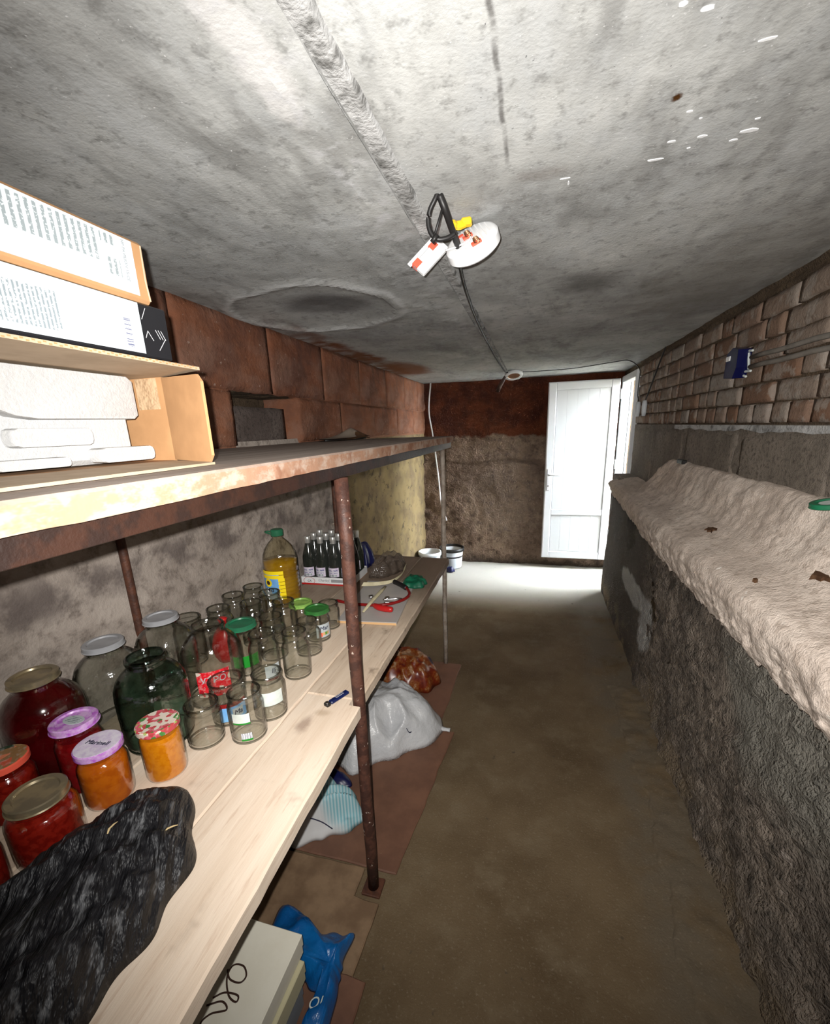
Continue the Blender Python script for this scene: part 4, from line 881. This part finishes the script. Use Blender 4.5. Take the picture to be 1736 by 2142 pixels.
# red plastic bag with a knot, stuffed between the jars
rb_ = empty('red_bag', (-1.015, 1.125, ZL), 'small knotted red plastic bag stuffed between the empty jars', 'bag')
b = MB(); b.lathe([(0.0, .002), (.030, .001), (.040, .02), (.043, .06), (.036, .10), (.020, .125), (.010, .138), (.013, .148), (.017, .155), (.008, .160), (0, .158)], 30)
b.V = [Vector((v.x*(1+.18*fb((v.x*60, v.y*60, v.z*40), 3)), v.y*(1+.18*fb((v.y*60, v.x*60, v.z*40), 3)), v.z)) for v in b.V]; b.build('bag_body', 'red', rb_, True)
b = MB(); b.tube([(-.012, 0, .139), (0, .012, .141), (.012, 0, .139), (0, -.012, .141), (-.012, 0, .139)], .004, 6); b.build('knot', 'darkred', rb_, True)

# ---- oil bottle
ob = empty('oil_bottle', (-1.088, 1.612, ZL), 'big clear plastic bottle of golden sunflower oil with a green handle cap', 'bottle')
H_ = .345; R_ = .076
pf = [(R_*.5, .008), (R_*.88, .001), (R_*.98, .010), (R_, .03)]
for i in range(7): zz = .05+i*.018; pf += [(R_, zz), (R_*.965, zz+.006), (R_, zz+.012)]
pf += [(R_, .19), (R_*1.0, .215), (R_*.94, .245), (R_*.80, .272), (R_*.58, .295), (R_*.36, .312), (.022, .318), (.022, .322), (.0265, .324), (.0265, .327), (.021, .329), (.021, .345)]
b = MB(); b.lathe(pf, 40, cap0=True); b.build('bottle_body', 'pet', ob, True)
b = MB(); pr = [(r*.97, zz+.002) for r, zz in pf if zz < .222]; b.lathe(pr+[(.001, .2245)], 36, cap0=True); b.build('oil', 'oil', ob, True)
b = MB(); n = 40; V = []; cp = [(0, .027), (.024, .027), (.0265, .024)]
b.lathe([(.0265, 0), (.0275, .003), (.0275, .024), (.024, .028), (0, .028)], 30); cap = b.build('cap', 'greenlid', ob, False, (0, 0, .327)); smooth_by(cap, 30)
for q in range(18): pass
b = MB(); a = math.radians(160); b.tube(catmull([(.0275*math.cos(a-.5), .0275*math.sin(a-.5), .331), (.055*math.cos(a-.25), .055*math.sin(a-.25), .334), (.075*math.cos(a), .075*math.sin(a), .336), (.062*math.cos(a+.28), .062*math.sin(a+.28), .338), (.0275*math.cos(a+.6), .0275*math.sin(a+.6), .333)]), .0035, 8); b.build('carry_loop', 'greenlid', ob, True)
a = CAMDIR(-1.088, 1.612)-.28
lb = band(ob, R_+.0012, .062, .176, a-1.15, a+.10, 'bluelabel'); 
for z0 in (.147, .166): band(ob, R_+.0020, z0, z0+.016, a-1.15, a+.36, 'yellowlabel', 'label_stripe', 14, lb)
for q in range(6): band(ob, R_+.0022, .052+q*.0165, .0665+q*.0165, a+.04, a+.40, 'yellowlabel', 'label_tile', 5, lb)
band(ob, R_+.0018, .050, .080, a-1.15, a+.04, 'label', 'label_foot', 10, lb); band(ob, R_+.0018, .080, .098, a-1.15, a-.42, 'label', 'label_foot', 8, lb)
b = MB(); b.lathe([(0, 0), (.013, 0)], 18); 
for v in b.V: pass
V = []
for rr, m, nm in ((.019, 'yellowlabel', 'sunflower'), (.010, 'darkbrown', 'sunflower_heart')):
    b = MB(); b.lathe([(0.0, 0), (rr, 0)], 18); b.V = [Vector(((R_+.0024+(.0004 if m != 'yellowlabel' else 0))*math.cos(a-.60+v.x/R_), (R_+.0024+(.0004 if m != 'yellowlabel' else 0))*math.sin(a-.60+v.x/R_), .128+v.y)) for v in b.V]; b.build(nm, m, lb, True)
bandtext(ob, 'на', R_+.0024, .098, a-.50, .034, 'ink', lb)

# ---- tray of bottles in shrink film
tr = empty('bottle_tray', (-1.005, 1.975, ZL), 'low white cardboard tray with a red stripe, holding the dark bottles', 'tray', rz=.03)
W_, D_ = .142, .108
for x0, x1, y0, y1 in ((-W_, W_, -D_, -D_+.003), (-W_, W_, D_-.003, D_), (-W_, -W_+.003, -D_+.003, D_-.003), (W_-.003, W_, -D_+.003, D_-.003)): MB().box(x0, x1, y0, y1, 0.0035, .042).build('tray_side', 'white', tr)
MB().box(-W_, W_, -D_, D_, 0, .0034).build('tray_bottom', 'kraft', tr)
s_ = MB().box(-W_, W_, -D_-.0006, -D_, .0005, .009).build('red_stripe', 'red', tr)
Tm = lambda x, zz: Matrix.Translation((x, -D_-.0006, zz)) @ Matrix.Rotation(math.pi/2, 4, 'X')
text('lettering', 'Charley', .019, 'greyink', Tm(-.018, .026), tr, .35); MB().box(.024, .1, -D_-.0008, -D_, .017, .033).build('grey_bar', 'greylid', tr); MB().box(.0135, .0142, -D_-.0008, -D_, .012, .038).build('divider_line', 'greyink', tr)
b = MB(); b.lathe([(.030, 0), (.0322, 0)], 28); b.V = [Vector((v.x*1.0-.098, -D_-.0008, .021+v.y*.62)) for v in b.V]; b.build('round_badge', 'red', tr)
text('lettering', 'CA', .016, 'ink', Tm(-.098, .02), tr, .2)
cols, rows = 4, 3
proto = None
for r in range(rows):
    for c_ in range(cols):
        px = -0.106+c_*.0705; py = -.070+r*.0705
        if proto is None:
            t = bpy.data.objects.new('wine_bottle', None); C.objects.link(t)
            b = MB(); b.lathe([(.016, .008), (.030, .001), (.0335, .006), (.034, .012), (.034, .125), (.032, .145), (.024, .175), (.0165, .200), (.014, .215)], 26, cap0=True); b.build('bottle_body', 'greenbottle', t, True)
            b = MB(); b.lathe([(.0145, .195), (.0148, .222), (.0160, .226), (.0160, .244), (.0135, .247), (0, .247)], 22); b.build('foil_neck', 'foil', t, True)
            L = band(t, .0345, .040, .088, -math.pi/2-.95, -math.pi/2+.95, 'lilac'); b = MB()
            band(t, .0348, .058, .078, -math.pi/2-.75, -math.pi/2+.75, 'scrawl', 'label_print', 12, L); band(t, .0348, .043, .054, -math.pi/2-.6, -math.pi/2+.6, 'textB', 'label_print', 12, L)
            proto = t
        else:
            t = proto.copy(); C.objects.link(t)
            for ch in proto.children:
                cc = ch.copy(); C.objects.link(cc); cc.parent = t
                for gch in ch.children: gg = gch.copy(); C.objects.link(gg); gg.parent = cc
        t.location = (-1.005+px*math.cos(.03)-py*math.sin(.03), 1.975+py*math.cos(.03)+px*math.sin(.03), ZL+.004); t.rotation_euler = (0, 0, .03+random.uniform(-.4, .4))
        side = ['against the wall', 'second from the wall', 'third from the wall', 'farthest from the wall'][c_]; rw = ['front', 'middle', 'back'][r]
        tag(t, 'dark green bottle in the %s row of the tray, %s' % (rw, side), 'bottle', 'dark green bottles in the tray')
def film(u, v):
    a = 2*math.pi*u; zz = .004+v*.262
    sx, sy = W_+.004, D_+.004; k = 1-.22*max(0, (v-.45)/.55)**1.5
    e = 5; cx = math.copysign(abs(math.cos(a))**(2/e), math.cos(a)); sy_ = math.copysign(abs(math.sin(a))**(2/e), math.sin(a))
    d = .005*fb((cx*4, sy_*4, zz*12), 3); return (cx*(sx*k+d), sy_*(sy*k+d), zz+.010*fb((cx*3, sy_*3, 2), 3)*v)
b = MB(); b.grid(film, 60, 14); b.build('shrink_film', 'clearfilm', tr, True)
# crumpled clear bag behind the bottles
heap('crumpled_bag', [(-0.83, 1.99), (-0.73, 2.04), (-0.68, 2.16), (-0.70, 2.30), (-0.78, 2.36), (-0.84, 2.25), (-0.845, 2.1)], .055, 'greyfilm', ZL, fold=.04, ff=6, seed=2.2, crump=.02)
tag(bpy.data.objects['crumpled_bag'], 'crumpled cloudy plastic bag at the corner of the tray of bottles', 'bag')
t = heap('rag', [(-1.02, 2.20), (-0.90, 2.16), (-0.87, 2.24), (-0.92, 2.32), (-1.04, 2.30)], .12, 'navy', ZL+.002, fold=.02, ff=5, seed=4.0, q=.8); tag(t, 'dark blue rag heaped behind the tray of bottles', 'rag')
# ---- white board with tools
wb = empty('laminate_board', (-0.655, 1.71, ZL+.0005), 'pale laminated chipboard panel lying on the lower shelf under the tools', 'board', rz=.10)
MB().box(-.125, .125, -.235, .235, 0.002, .014, .0008).build('panel', 'laminate', wb); MB().box(-.124, .124, -.2358, -.2346, .002, .0115).build('raw_edge', 'orange', wb); MB().box(-.12, .12, -.23, .23, 0, .0019).build('raw_underside', 'orange', wb)
ZB = ZL+.0150
pl = empty('cable_cutter', (-0.665, 1.66, ZB), 'red-handled tool with a bent dark hose lying on the pale board', 'tool')
b = MB(); b.tube(catmull([(-.17, -.03, .012), (-.09, -.045, .010), (0, -.05, .012), (.07, -.03, .012), (.125, .03, .013), (.135, .10, .013), (.10, .17, .014), (.055, .215, .014)]), [.007]*57, 8); b.V = [v for v in b.V]; b.build('hose', 'darkred', pl, True)
b = MB(); b.tube(catmull([(.02, -.055, .015), (.05, -.075, .0155), (.09, -.085, .0155), (.115, -.085, .0155)]), [.010, .011, .011, .012, .013, .013, .013, .014, .014, .014, .014, .014, .014, .014, .014, .014, .013, .013, .013, .013, .013, .012, .012, .011, .008][:25], 10); b.build('grip', 'red', pl, True)
b = MB(); b.tube(catmull([(.10, .17, .014), (.06, .205, .016), (.02, .23, .02)]), .012, 8); b.build('black_end', 'black', pl, True)
b = MB(); b.tube([(-.005, -.12, .010), (.0, -.03, .022), (.012, .06, .035), (.016, .11, .04)], [.006, .010, .010, .006], 8, flat=.5); b.build('brass_lever', 'strap', pl, True)
for x, y in ((-.035, .05), (.045, .045)): b = MB(); b.lathe([(.004, 0), (.012, 0), (.012, .012), (.004, .014), (.004, 0)], 16, (x, y, .002)); b.build('nut', 'chrome', pl, True)
b = MB(); b.tube(catmull([(.03, .03, .006), (.09, .055, .006), (.12, .045, .006), (.10, .015, .006), (.045, 0, .006)]), .005, 8); b.build('shackle', 'chrome', pl, True)
st_ = MB(); P = catmull([(-0.79, 1.83, ZB+.012), (-0.72, 1.855, ZB+.010), (-0.66, 1.89, ZB+.014), (-0.625, 1.96, ZB+.03), (-0.625, 2.02, ZB+.055)], 8)
V = []; F = []
for i, p in enumerate(P): V += [(p.x-.004, p.y-.006, p.z), (p.x+.004, p.y+.006, p.z+.016), (p.x+.006, p.y+.004, p.z+.016), (p.x-.002, p.y-.008, p.z)]
for i in range(len(P)-1):
    for k in range(4): F.append((i*4+k, i*4+(k+1) % 4, (i+1)*4+(k+1) % 4, (i+1)*4+k))
F += [(3, 2, 1, 0), tuple(4*(len(P)-1)+k for k in range(4))]; tag(st_.add(V, F).build('cream_strap', 'strap'), 'curled cream plastic strap beside the tools on the pale board', 'strap')
t = heap('green_rag', [(-0.607, 1.90), (-0.58, 1.86), (-0.50, 1.87), (-0.49, 1.95), (-0.53, 2.02), (-0.60, 2.01)], .028, 'greencloth', ZB, fold=.012, ff=7, seed=1.2); tag(t, 'green plastic rag at the far corner of the pale board', 'rag')
# ---- lighter on the front plank
lt = empty('lighter', (-0.533, 0.986, ZL+.0005), 'dark blue lighter lying on the near front plank', 'lighter', rz=math.atan2(.078, .035))
MB().box(-.026, .044, -.0095, .0095, 0, .011, .004).build('body', 'navyplastic', lt); MB().box(-.042, -.0265, -.0095, .0095, 0, .012, .003).build('hood', 'black', lt); MB().box(-.040, -.033, -.006, .006, .0115, .0135, .001).build('spark_wheel', 'chrome', lt)
MB().box(-.004, .026, -.004, .004, .0108, .0113).build('print_patch', m_print('lighter_print', (.008, .014, .07), (.6, .6, .65), 160, 'Y', 'X', 300, 0.42), lt)
# ---- black bin bag in the foreground
def bagz(x, y): return 0
t = heap('bin_bag', [(-0.815, 0.27), (-0.815, 0.37), (-0.790, 0.42), (-0.790, 0.48), (-0.775, 0.52), (-0.755, 0.572), (-0.71, 0.588), (-0.655, 0.565), (-0.610, 0.515), (-0.577, 0.455), (-0.560, 0.39), (-0.555, 0.30), (-0.562, 0.22), (-0.585, 0.10), (-0.65, -0.10), (-0.80, -0.2), (-0.93, -0.1), (-0.93, 0.15), (-0.87, 0.24)], .092, 'blackbag', ZL+.001, nr=50, na=220, p=2.6, q=.5, fold=.022, ff=5.0, seed=6.1, peak=(-0.70, 0.32), dirn=math.radians(70), crump=.016)
tag(t, 'crumpled black bin bag lying on the lower shelf in the foreground', 'bag')
for x, y, rz, wh in ((-0.625, 0.478, 1.1, 'at its outer corner'), (-0.690, 0.425, 1.9, 'near its middle'), (-0.72, 0.235, .6, 'lowest in the picture')):
    b = MB(); b.tube([(-.012, 0, 0), (-.004, .002, .002), (.006, 0, .001), (.012, -.003, 0)], [.0012, .0022, .002, .001], 6, flat=.5)
    o = tag(b.build('straw_bit', 'straw', None, True), 'shred of pale straw clinging to the black bin bag %s' % wh, 'straw', 'straw shreds on the black bag'); o.rotation_euler = (0, 0, rz)
    zz = topz(t, x, y); o.location = (x, y, zz+.001)

# ---- under the shelf: floor sheets, bags, boxes
def sheet(poly, z0, z1, mat, label, seed): return board('floor_sheet', poly, z0, z1, mat, label, seed, warp=.006)
for P, z0, m, l, sd in (([(-0.42, 1.72), (-0.405, 2.452), (-1.02, 2.45), (-1.02, 1.72)], .004, 'hardboard', 'brown hardboard sheet on the floor at the foot of the far front post', 11.),
                        ([(-0.405, 1.052), (-0.335, 1.80), (-1.0, 1.79), (-1.0, 1.052)], .012, 'hardboard', 'brown hardboard sheet on the floor under the white bag', 12.),
                        ([(-0.440, 0.70), (-0.432, 0.95), (-0.52, 0.955), (-0.52, 1.048), (-1.0, 1.048), (-1.0, 0.70)], .004, 'plyfloor', 'worn plywood sheet on the floor beside the near front post', 13.),
                        ([(-0.398, 0.1), (-0.395, 0.742), (-1.0, 0.742), (-1.0, 0.1)], .020, 'hardboard', 'brown hardboard sheet on the floor nearest the camera', 14.)):
    sheet(P, z0, z0+(.012 if m == 'plyfloor' else .007), m, l, sd)
t = heap('white_bag', [(-0.365, 1.80), (-0.40, 1.735), (-0.52, 1.60), (-0.60, 1.545), (-0.72, 1.43), (-0.84, 1.45), (-0.92, 1.62), (-0.92, 1.85), (-0.80, 2.02), (-0.64, 2.06), (-0.50, 1.97), (-0.42, 1.86)], .20, 'whitebag', .020, nr=34, na=150, p=1.7, q=.85, fold=.055, ff=3.2, seed=3.3, peak=(-0.72, 1.73), crump=.008)
tag(t, 'big white plastic bag lying on the floor under the shelf', 'bag')
b = MB(); b.tube([(-0.44, 1.80, .030), (-0.40, 1.797, .030), (-0.372, 1.795, .030), (-0.355, 1.793, .031)], [.022, .014, .011, .012], 8, flat=.7); b.build('bag_tip', 'whitebag', t, True)
b = MB(); b.tube(catmull([(-.02, .012, 0), (0, .02, .0), (.012, .010, 0), (0, 0, 0), (.014, -.008, 0), (.002, -.02, 0), (-.02, -.014, 0)], 5), .0022, 5)
dgz = topz(t, -.52, 1.66); b.V = [Vector((v.x*.6-.525, v.y*1.2+1.665, v.z+dgz-.004+v.x*-.6)) for v in b.V]; b.build('number_three', 'ink', t)
t = heap('food_bag', [(-0.49, 2.20), (-0.55, 2.10), (-0.66, 2.07), (-0.82, 2.08), (-0.90, 2.2), (-0.88, 2.38), (-0.76, 2.44), (-0.62, 2.40), (-0.53, 2.31)], .16, 'foodbag', .012, fold=.025, ff=7, seed=8.1, q=.75, crump=.012); tag(t, 'brown and blue printed food bag on the floor behind the white bag', 'bag')
t = heap('striped_cloth', [(-0.59, 1.215), (-0.615, 1.165), (-0.70, 1.12), (-0.79, 1.055), (-0.88, 1.06), (-0.95, 1.15), (-0.92, 1.27), (-0.80, 1.335), (-0.68, 1.325), (-0.62, 1.27)],   .11, 'stripe', .020, fold=.055, ff=5.5, seed=5.5, q=.9, dirn=math.radians(40)); tag(t, 'pale blue striped cloth bundle on the floor under the shelf', 'cloth')
b = MB(); b.tube(catmull([(-0.86, 1.07, .10), (-0.80, 1.10, .115), (-0.73, 1.125, .085), (-0.68, 1.13, .055)], 6), .0022, 6); b.build('seam_cord', 'ink', t, True)
t = heap('navy_bag', [(-0.70, 1.36), (-0.72, 1.345), (-0.84, 1.33), (-0.96, 1.36), (-0.96, 1.44), (-0.86, 1.425), (-0.74, 1.41)], .03, 'navy', .020, fold=.008, ff=6, seed=7.7); tag(t, 'flat navy plastic bag under the edge of the white bag', 'bag')
# stacked flat boxes at the bottom of the picture
def flatbox(name, x0, x1, y0, y1, z0, z1, mat, label, rz):
    t = empty(name, ((x0+x1)/2, (y0+y1)/2, z0), label, 'box', rz=rz); w_, d_ = (x1-x0)/2, (y1-y0)/2
    MB().box(-w_, w_, -d_, d_, 0, (z1-z0)*.42, .002).build('box_base', mat, t); MB().box(-w_-.002, w_+.002, -d_-.002, d_+.002, (z1-z0)*.425, z1-z0, .002).build('box_lid', mat, t); return t
flatbox('grey_box', -0.80, -0.532, 0.20, 0.655, .0275, .120, 'greycard', 'grey cardboard box at the bottom of the stack under the shelf', .02)
flatbox('olive_box', -0.80, -0.528, 0.20, 0.665, .1225, .185, 'creamdark', 'olive cardboard box in the middle of the stack under the shelf', -.02)
cb = flatbox('cream_box', -0.80, -0.533, 0.20, 0.680, .1875, .250, 'cream', 'cream box with dark script lettering, on top of the stack under the shelf', 0)
b = MB(); b.tube(catmull([(.052, .10, 0), (.070, .085, 0), (.098, .085, 0), (.104, .10, 0), (.085, .115, 0), (.060, .11, 0), (.062, .085, 0), (.088, .058, 0), (.112, .052, 0), (.108, .063, 0), (.075, .06, 0), (.055, .045, 0)], 6), .0022, 5, flat=.3)
b.tube(catmull([(.05, .03, 0), (.08, .045, 0), (.10, .035, 0), (.07, .02, 0), (.06, .0, 0), (.09, -.01, 0)], 6), .0022, 5, flat=.3); b.V = [Vector((v.x-.055, v.y+.03, v.z+.0630)) for v in b.V]; b.build('script_lettering', 'darkbrown', cb)
t = heap('blue_bag', [(-0.462, 0.84), (-0.475, 0.785), (-0.458, 0.70), (-0.445, 0.60), (-0.43, 0.45), (-0.508, 0.45), (-0.510, 0.60), (-0.512, 0.68), (-0.60, 0.710), (-0.70, 0.71), (-0.74, 0.79), (-0.72, 0.865), (-0.65, 0.855), (-0.58, 0.815)], .045, 'bluebag', .028, nr=26, na=140, fold=.02, ff=4.5, seed=9.4, peak=(-0.497, 0.735), q=.7); tag(t, 'blue plastic bag with white lettering beside the cream box', 'bag')
zz = topz(t, -.492, .64)
text('lettering', 'Ol', .034, 'palelabel', Matrix.Translation((-0.492, 0.64, zz+.002)) @ Matrix.Rotation(math.radians(20), 4, 'Z'), t, .3)

# ---- buckets by the back wall
def bucket(x, y, r, h, label, rimmat):
    t = empty('bucket', (x, y, 0.012), label, 'bucket')
    b = MB(); b.lathe([(r*.82, 0), (r*.84, .004), (r*.98, h*.92), (r, h), (r*.97, h), (r*.8, .01), (0, .01)], 36, cap0=True); b.build('pail', 'bucket', t, True)
    b = MB(); b.lathe([(r*.99, h*.86), (r*1.06, h*.86), (r*1.07, h*1.02), (r*.96, h*1.03), (r*.93, h*.55), (0, h*.54)], 36); b.build('rim', rimmat, t, True); return t
bucket(-0.835, 4.45, .128, .215, 'white bucket with a wide black rim and dark filling by the back wall', 'black')
bucket(-1.035, 4.25, .115, .215, 'plain white bucket in the far left corner', 'bucket')
t = heap('blue_rag', [(-0.88, 4.27), (-0.80, 4.25), (-0.77, 4.30), (-0.86, 4.315)], .05, 'blueink', 0.005, fold=.01); t.location.z = .0; tag(t, 'small bright blue rag on the floor in front of the black-rimmed bucket', 'rag')

# ---- white cord hanging in the far left corner
b = MB(); b.tube(catmull([(-1.068, 4.615, 1.948), (-1.095, 4.62, 1.67), (-1.055, 4.62, 1.40), (-1.0, 4.61, .95), (-0.979, 4.61, .70), (-0.92, 4.62, .487)], 8), .008, 8); tag(b.build('hanging_cord', 'white', None, True), 'white cord hanging down the far left corner from the ceiling', 'cord')

# ---- lamp hanging under the ceiling joint
lm = empty('ceiling_lamp', (-0.155, 1.095, 1.905), 'round white lamp body dangling from the ceiling with wires and red clips', 'lamp')
lm.rotation_euler = (math.radians(-138), math.radians(-24), .10)
b = MB(); b.lathe([(0, 0), (.050, 0), (.056, .002), (.0605, .008), (.0605, .026), (.056, .030), (0, .030)], 44); o = b.build('drum', 'white', lm); smooth_by(o, 35)
b = MB()
for i in range(9): x = -.04+i*.010; L_ = math.sqrt(max(0, .047**2-x*x)); b.box(x-.0016, x+.0016, -L_, L_, -.0016, .0002)
b.build('cooling_ribs', 'white', lm)
for x, y in ((-.004, -.002), (.004, .046)):
    MB().box(x-.012, x+.010, y-.007, y+.007, -.006, -.0017, .001).build('red_clip', 'tape', lm)
    b = MB(); b.tube([(x+.006*math.cos(i*.9), y-.010+i*.0007, -.009+.004*math.sin(i*.9)) for i in range(30)], .0012, 5); b.build('spring', 'copper', lm, True)
MB().box(-.036, -.010, -.030, -.020, -.0035, -.0017, .0005).build('red_tape', 'tape', lm)
b = MB(); b.tube(catmull([(-.06, .0, -.004), (-.035, .018, -.006), (-.01, .022, -.005), (0, .01, -.005)], 6), .002, 6); b.build('lead_wire', 'whiteline', lm, True)
dv = empty('lamp_driver', (-0.262, 1.17, 1.898), 'flat white lamp driver strip with red tape hanging beside the round lamp', 'lamp driver'); dv.rotation_euler = (math.radians(68), math.radians(42), 0)
MB().box(-.020, .016, -.045, .045, 0, .012, .002).build('case', 'white', dv)
for y in (-.035, .022): MB().box(-.0228, -.006, y-.010, y+.010, -.0015, .0128, .0005).build('red_tape', 'tape', dv)
MB().box(-.034, -.023, -.05, .075, .002, .006, .001).build('plastic_tab', 'white', dv)
b = MB(); b.tube(catmull([(-0.188, 1.03, 1.912), (-0.180, 1.05, 1.914), (-0.160, 1.07, 1.922)], 5), [.007, .008, .009, .009, .008, .008, .009, .009, .008, .007, .006], 8); b.box(-.170, -.148, 1.055, 1.075, 1.916, 1.930, .003); tag(b.build('wire_connector', 'yellow'), 'yellow wire connector above the round lamp', 'connector')
# black cable loop and the run to the far lamp
O_ = Vector((-0.205, 0.99, 1.945)); W2 = lambda L: [O_+Vector((a*.00135, c*.0006, -e*.00135)) for a, e, c in L]
b = MB(); b.tube(catmull(W2([(0, -6, 0), (-5, 3, 0), (-13, 14, 5), (-17, 28, 10), (-14, 42, 15), (-4, 51, 20), (10, 50, 30), (22, 44, 40)]), 6), .0048, 8)
b.tube(catmull(W2([(2, -2, 0), (9, 15, 20), (15, 34, 90), (20, 48, 190)]), 6), .0075, 8); b.tube(W2([(8, 8, 10), (-9, 52, 10)]), .003, 6); b.tube(W2([(-12, 56, 10), (-3, 47, 10)]), .005, 6)
tag(b.build('black_wire_loop', 'black', None, True), 'loop of thick black wire sticking out of the ceiling joint', 'wire')
b = MB(); b.tube(catmull([(-0.195, 1.10, 1.925), (-0.22, 1.33, 1.938), (-0.243, 1.62, 1.938), (-0.262, 2.13, 1.936), (-0.268, 2.88, 1.934), (-0.262, 3.85, 1.932), (-0.245, 3.96, 1.930)], 8), .0055, 8); tag(b.build('black_cable', 'black', None, True), 'black cable running along the ceiling joint between the two lamps', 'cable')
l2 = empty('ceiling_lamp', (-0.195, 4.02, 1.918), 'small round lamp with a brown socket at the far end of the ceiling joint', 'lamp'); l2.rotation_euler = (-.35, -.1, 0); l2.location.z = 1.902
b = MB(); b.lathe([(.052, 0), (.075, 0), (.078, .006), (.075, .024), (.052, .024), (.052, 0)], 32); b.build('ring', 'white', l2, True); b = MB(); b.lathe([(0, .006), (.052, .006)], 28); b.build('face', 'copper', l2)
b = MB(); b.tube([(-.07, -.02, 0), (-.12, .06, -.03), (-.15, .13, -.045)], [.012, .018, .018], 10); b.build('socket', 'darkbrown', l2, True)
b = MB(); b.tube(catmull([(-0.12, 4.03, 1.934), (0.0, 4.05, 1.934), (0.29, 4.04, 1.937), (0.55, 3.82, 1.938), (0.66, 3.76, 1.935), (0.755, 3.85, 1.88), (0.775, 3.93, 1.80), (0.775, 3.93, 1.70), (0.778, 3.88, 1.645)], 8), .0035, 6); tag(b.build('switch_cable', 'black', None, True), 'thin black cable looping from the far lamp to the switches by the door', 'cable')
b = MB(); b.tube(catmull([(0.782, 3.28, 1.945), (0.778, 3.40, 1.84), (0.778, 3.58, 1.70), (0.778, 3.66, 1.645)], 6), .005, 6); tag(b.build('drop_cable', 'black', None, True), 'black cable coming down the brick wall from the ceiling to a switch', 'cable')
for y, l in ((3.885, 'white pull switch at the very edge of the brick wall beside the doorway'), (3.672, 'white pull switch on the bricks, the one away from the doorway')):
    t = empty('wall_switch', (0.778, y, 1.585), l, 'switch'); b = MB(); b.lathe([(0, -.055), (.013, -.055), (.017, -.02), (.018, .03), (.014, .055), (0, .058)], 18); b.build('housing', 'bucket', t, True); MB().box(-.004, .012, .017, .026, -.05, .05, .002).build('backplate', 'darkbrown', t)
# ---- blue socket and conduit on the bricks
t = empty('wall_socket', (0.775, 2.10, 1.705), 'dark blue wall box with a white tab on the brick wall', 'socket')
b = MB(); b.prism([(-.055, -.05), (.030, -.058), (.055, -.02), (.052, .045), (.0, .058), (-.052, .040)], 0, .045); b.V = [Vector((.012-v.z, -v.x, v.y)) for v in b.V]; b.build('case', 'blueink', t)
MB().box(-.036, -.030, .012, .048, .012, .030, .001).build('white_tab', 'white', t)
for y0, z0, y1, z1 in ((-.075, .035, -.045, .038), (-.066, -.03, -.05, .03), (-.085, -.038, -.045, -.036), (-.052, -.055, -.036, -.050)): b = MB(); b.tube([(.006, y0, z0), (.004, y1, z1)], .0045, 6); b.build('plaster_dab', 'palelabel', t)
for zo, l in ((0.012, 'upper grey conduit pipe leading to the blue wall box'), (-.022, 'lower grey conduit pipe leading to the blue wall box')):
    b = MB(); b.tube([(0.783+.001*math.sin(i*1.3), 2.03-i*0.1, 1.705+zo+.0016*math.sin(i*2)-i*.0012) for i in range(16)], .0085, 10); tag(b.build('conduit', 'conduit', None, True), l, 'conduit')
# ---- oddments on the ledge
b = MB(); b.box(-.012, .012, -.045, .045, 0, .022, .003); o = b.build('small_block', 'black'); o.location = (0.765, 2.62, 1.268); tag(o, 'small black block on the ridge of the ledge against the grey blocks', 'block')
t = empty('jar_lid', (0.752, 1.345, 1.268), 'dark green jar lid lying on the ridge of the ledge at the right', 'lid'); b = MB(); b.lathe(lidm(.043, .012), 30); smooth_by(b.build('lid_shell', 'greenlid', t), 30); b = MB(); b.lathe([(0, .0092), (.024, .0092)], 24); b.build('pale_centre', 'palelabel', t)
t.rotation_euler = (0, -.2, 0)
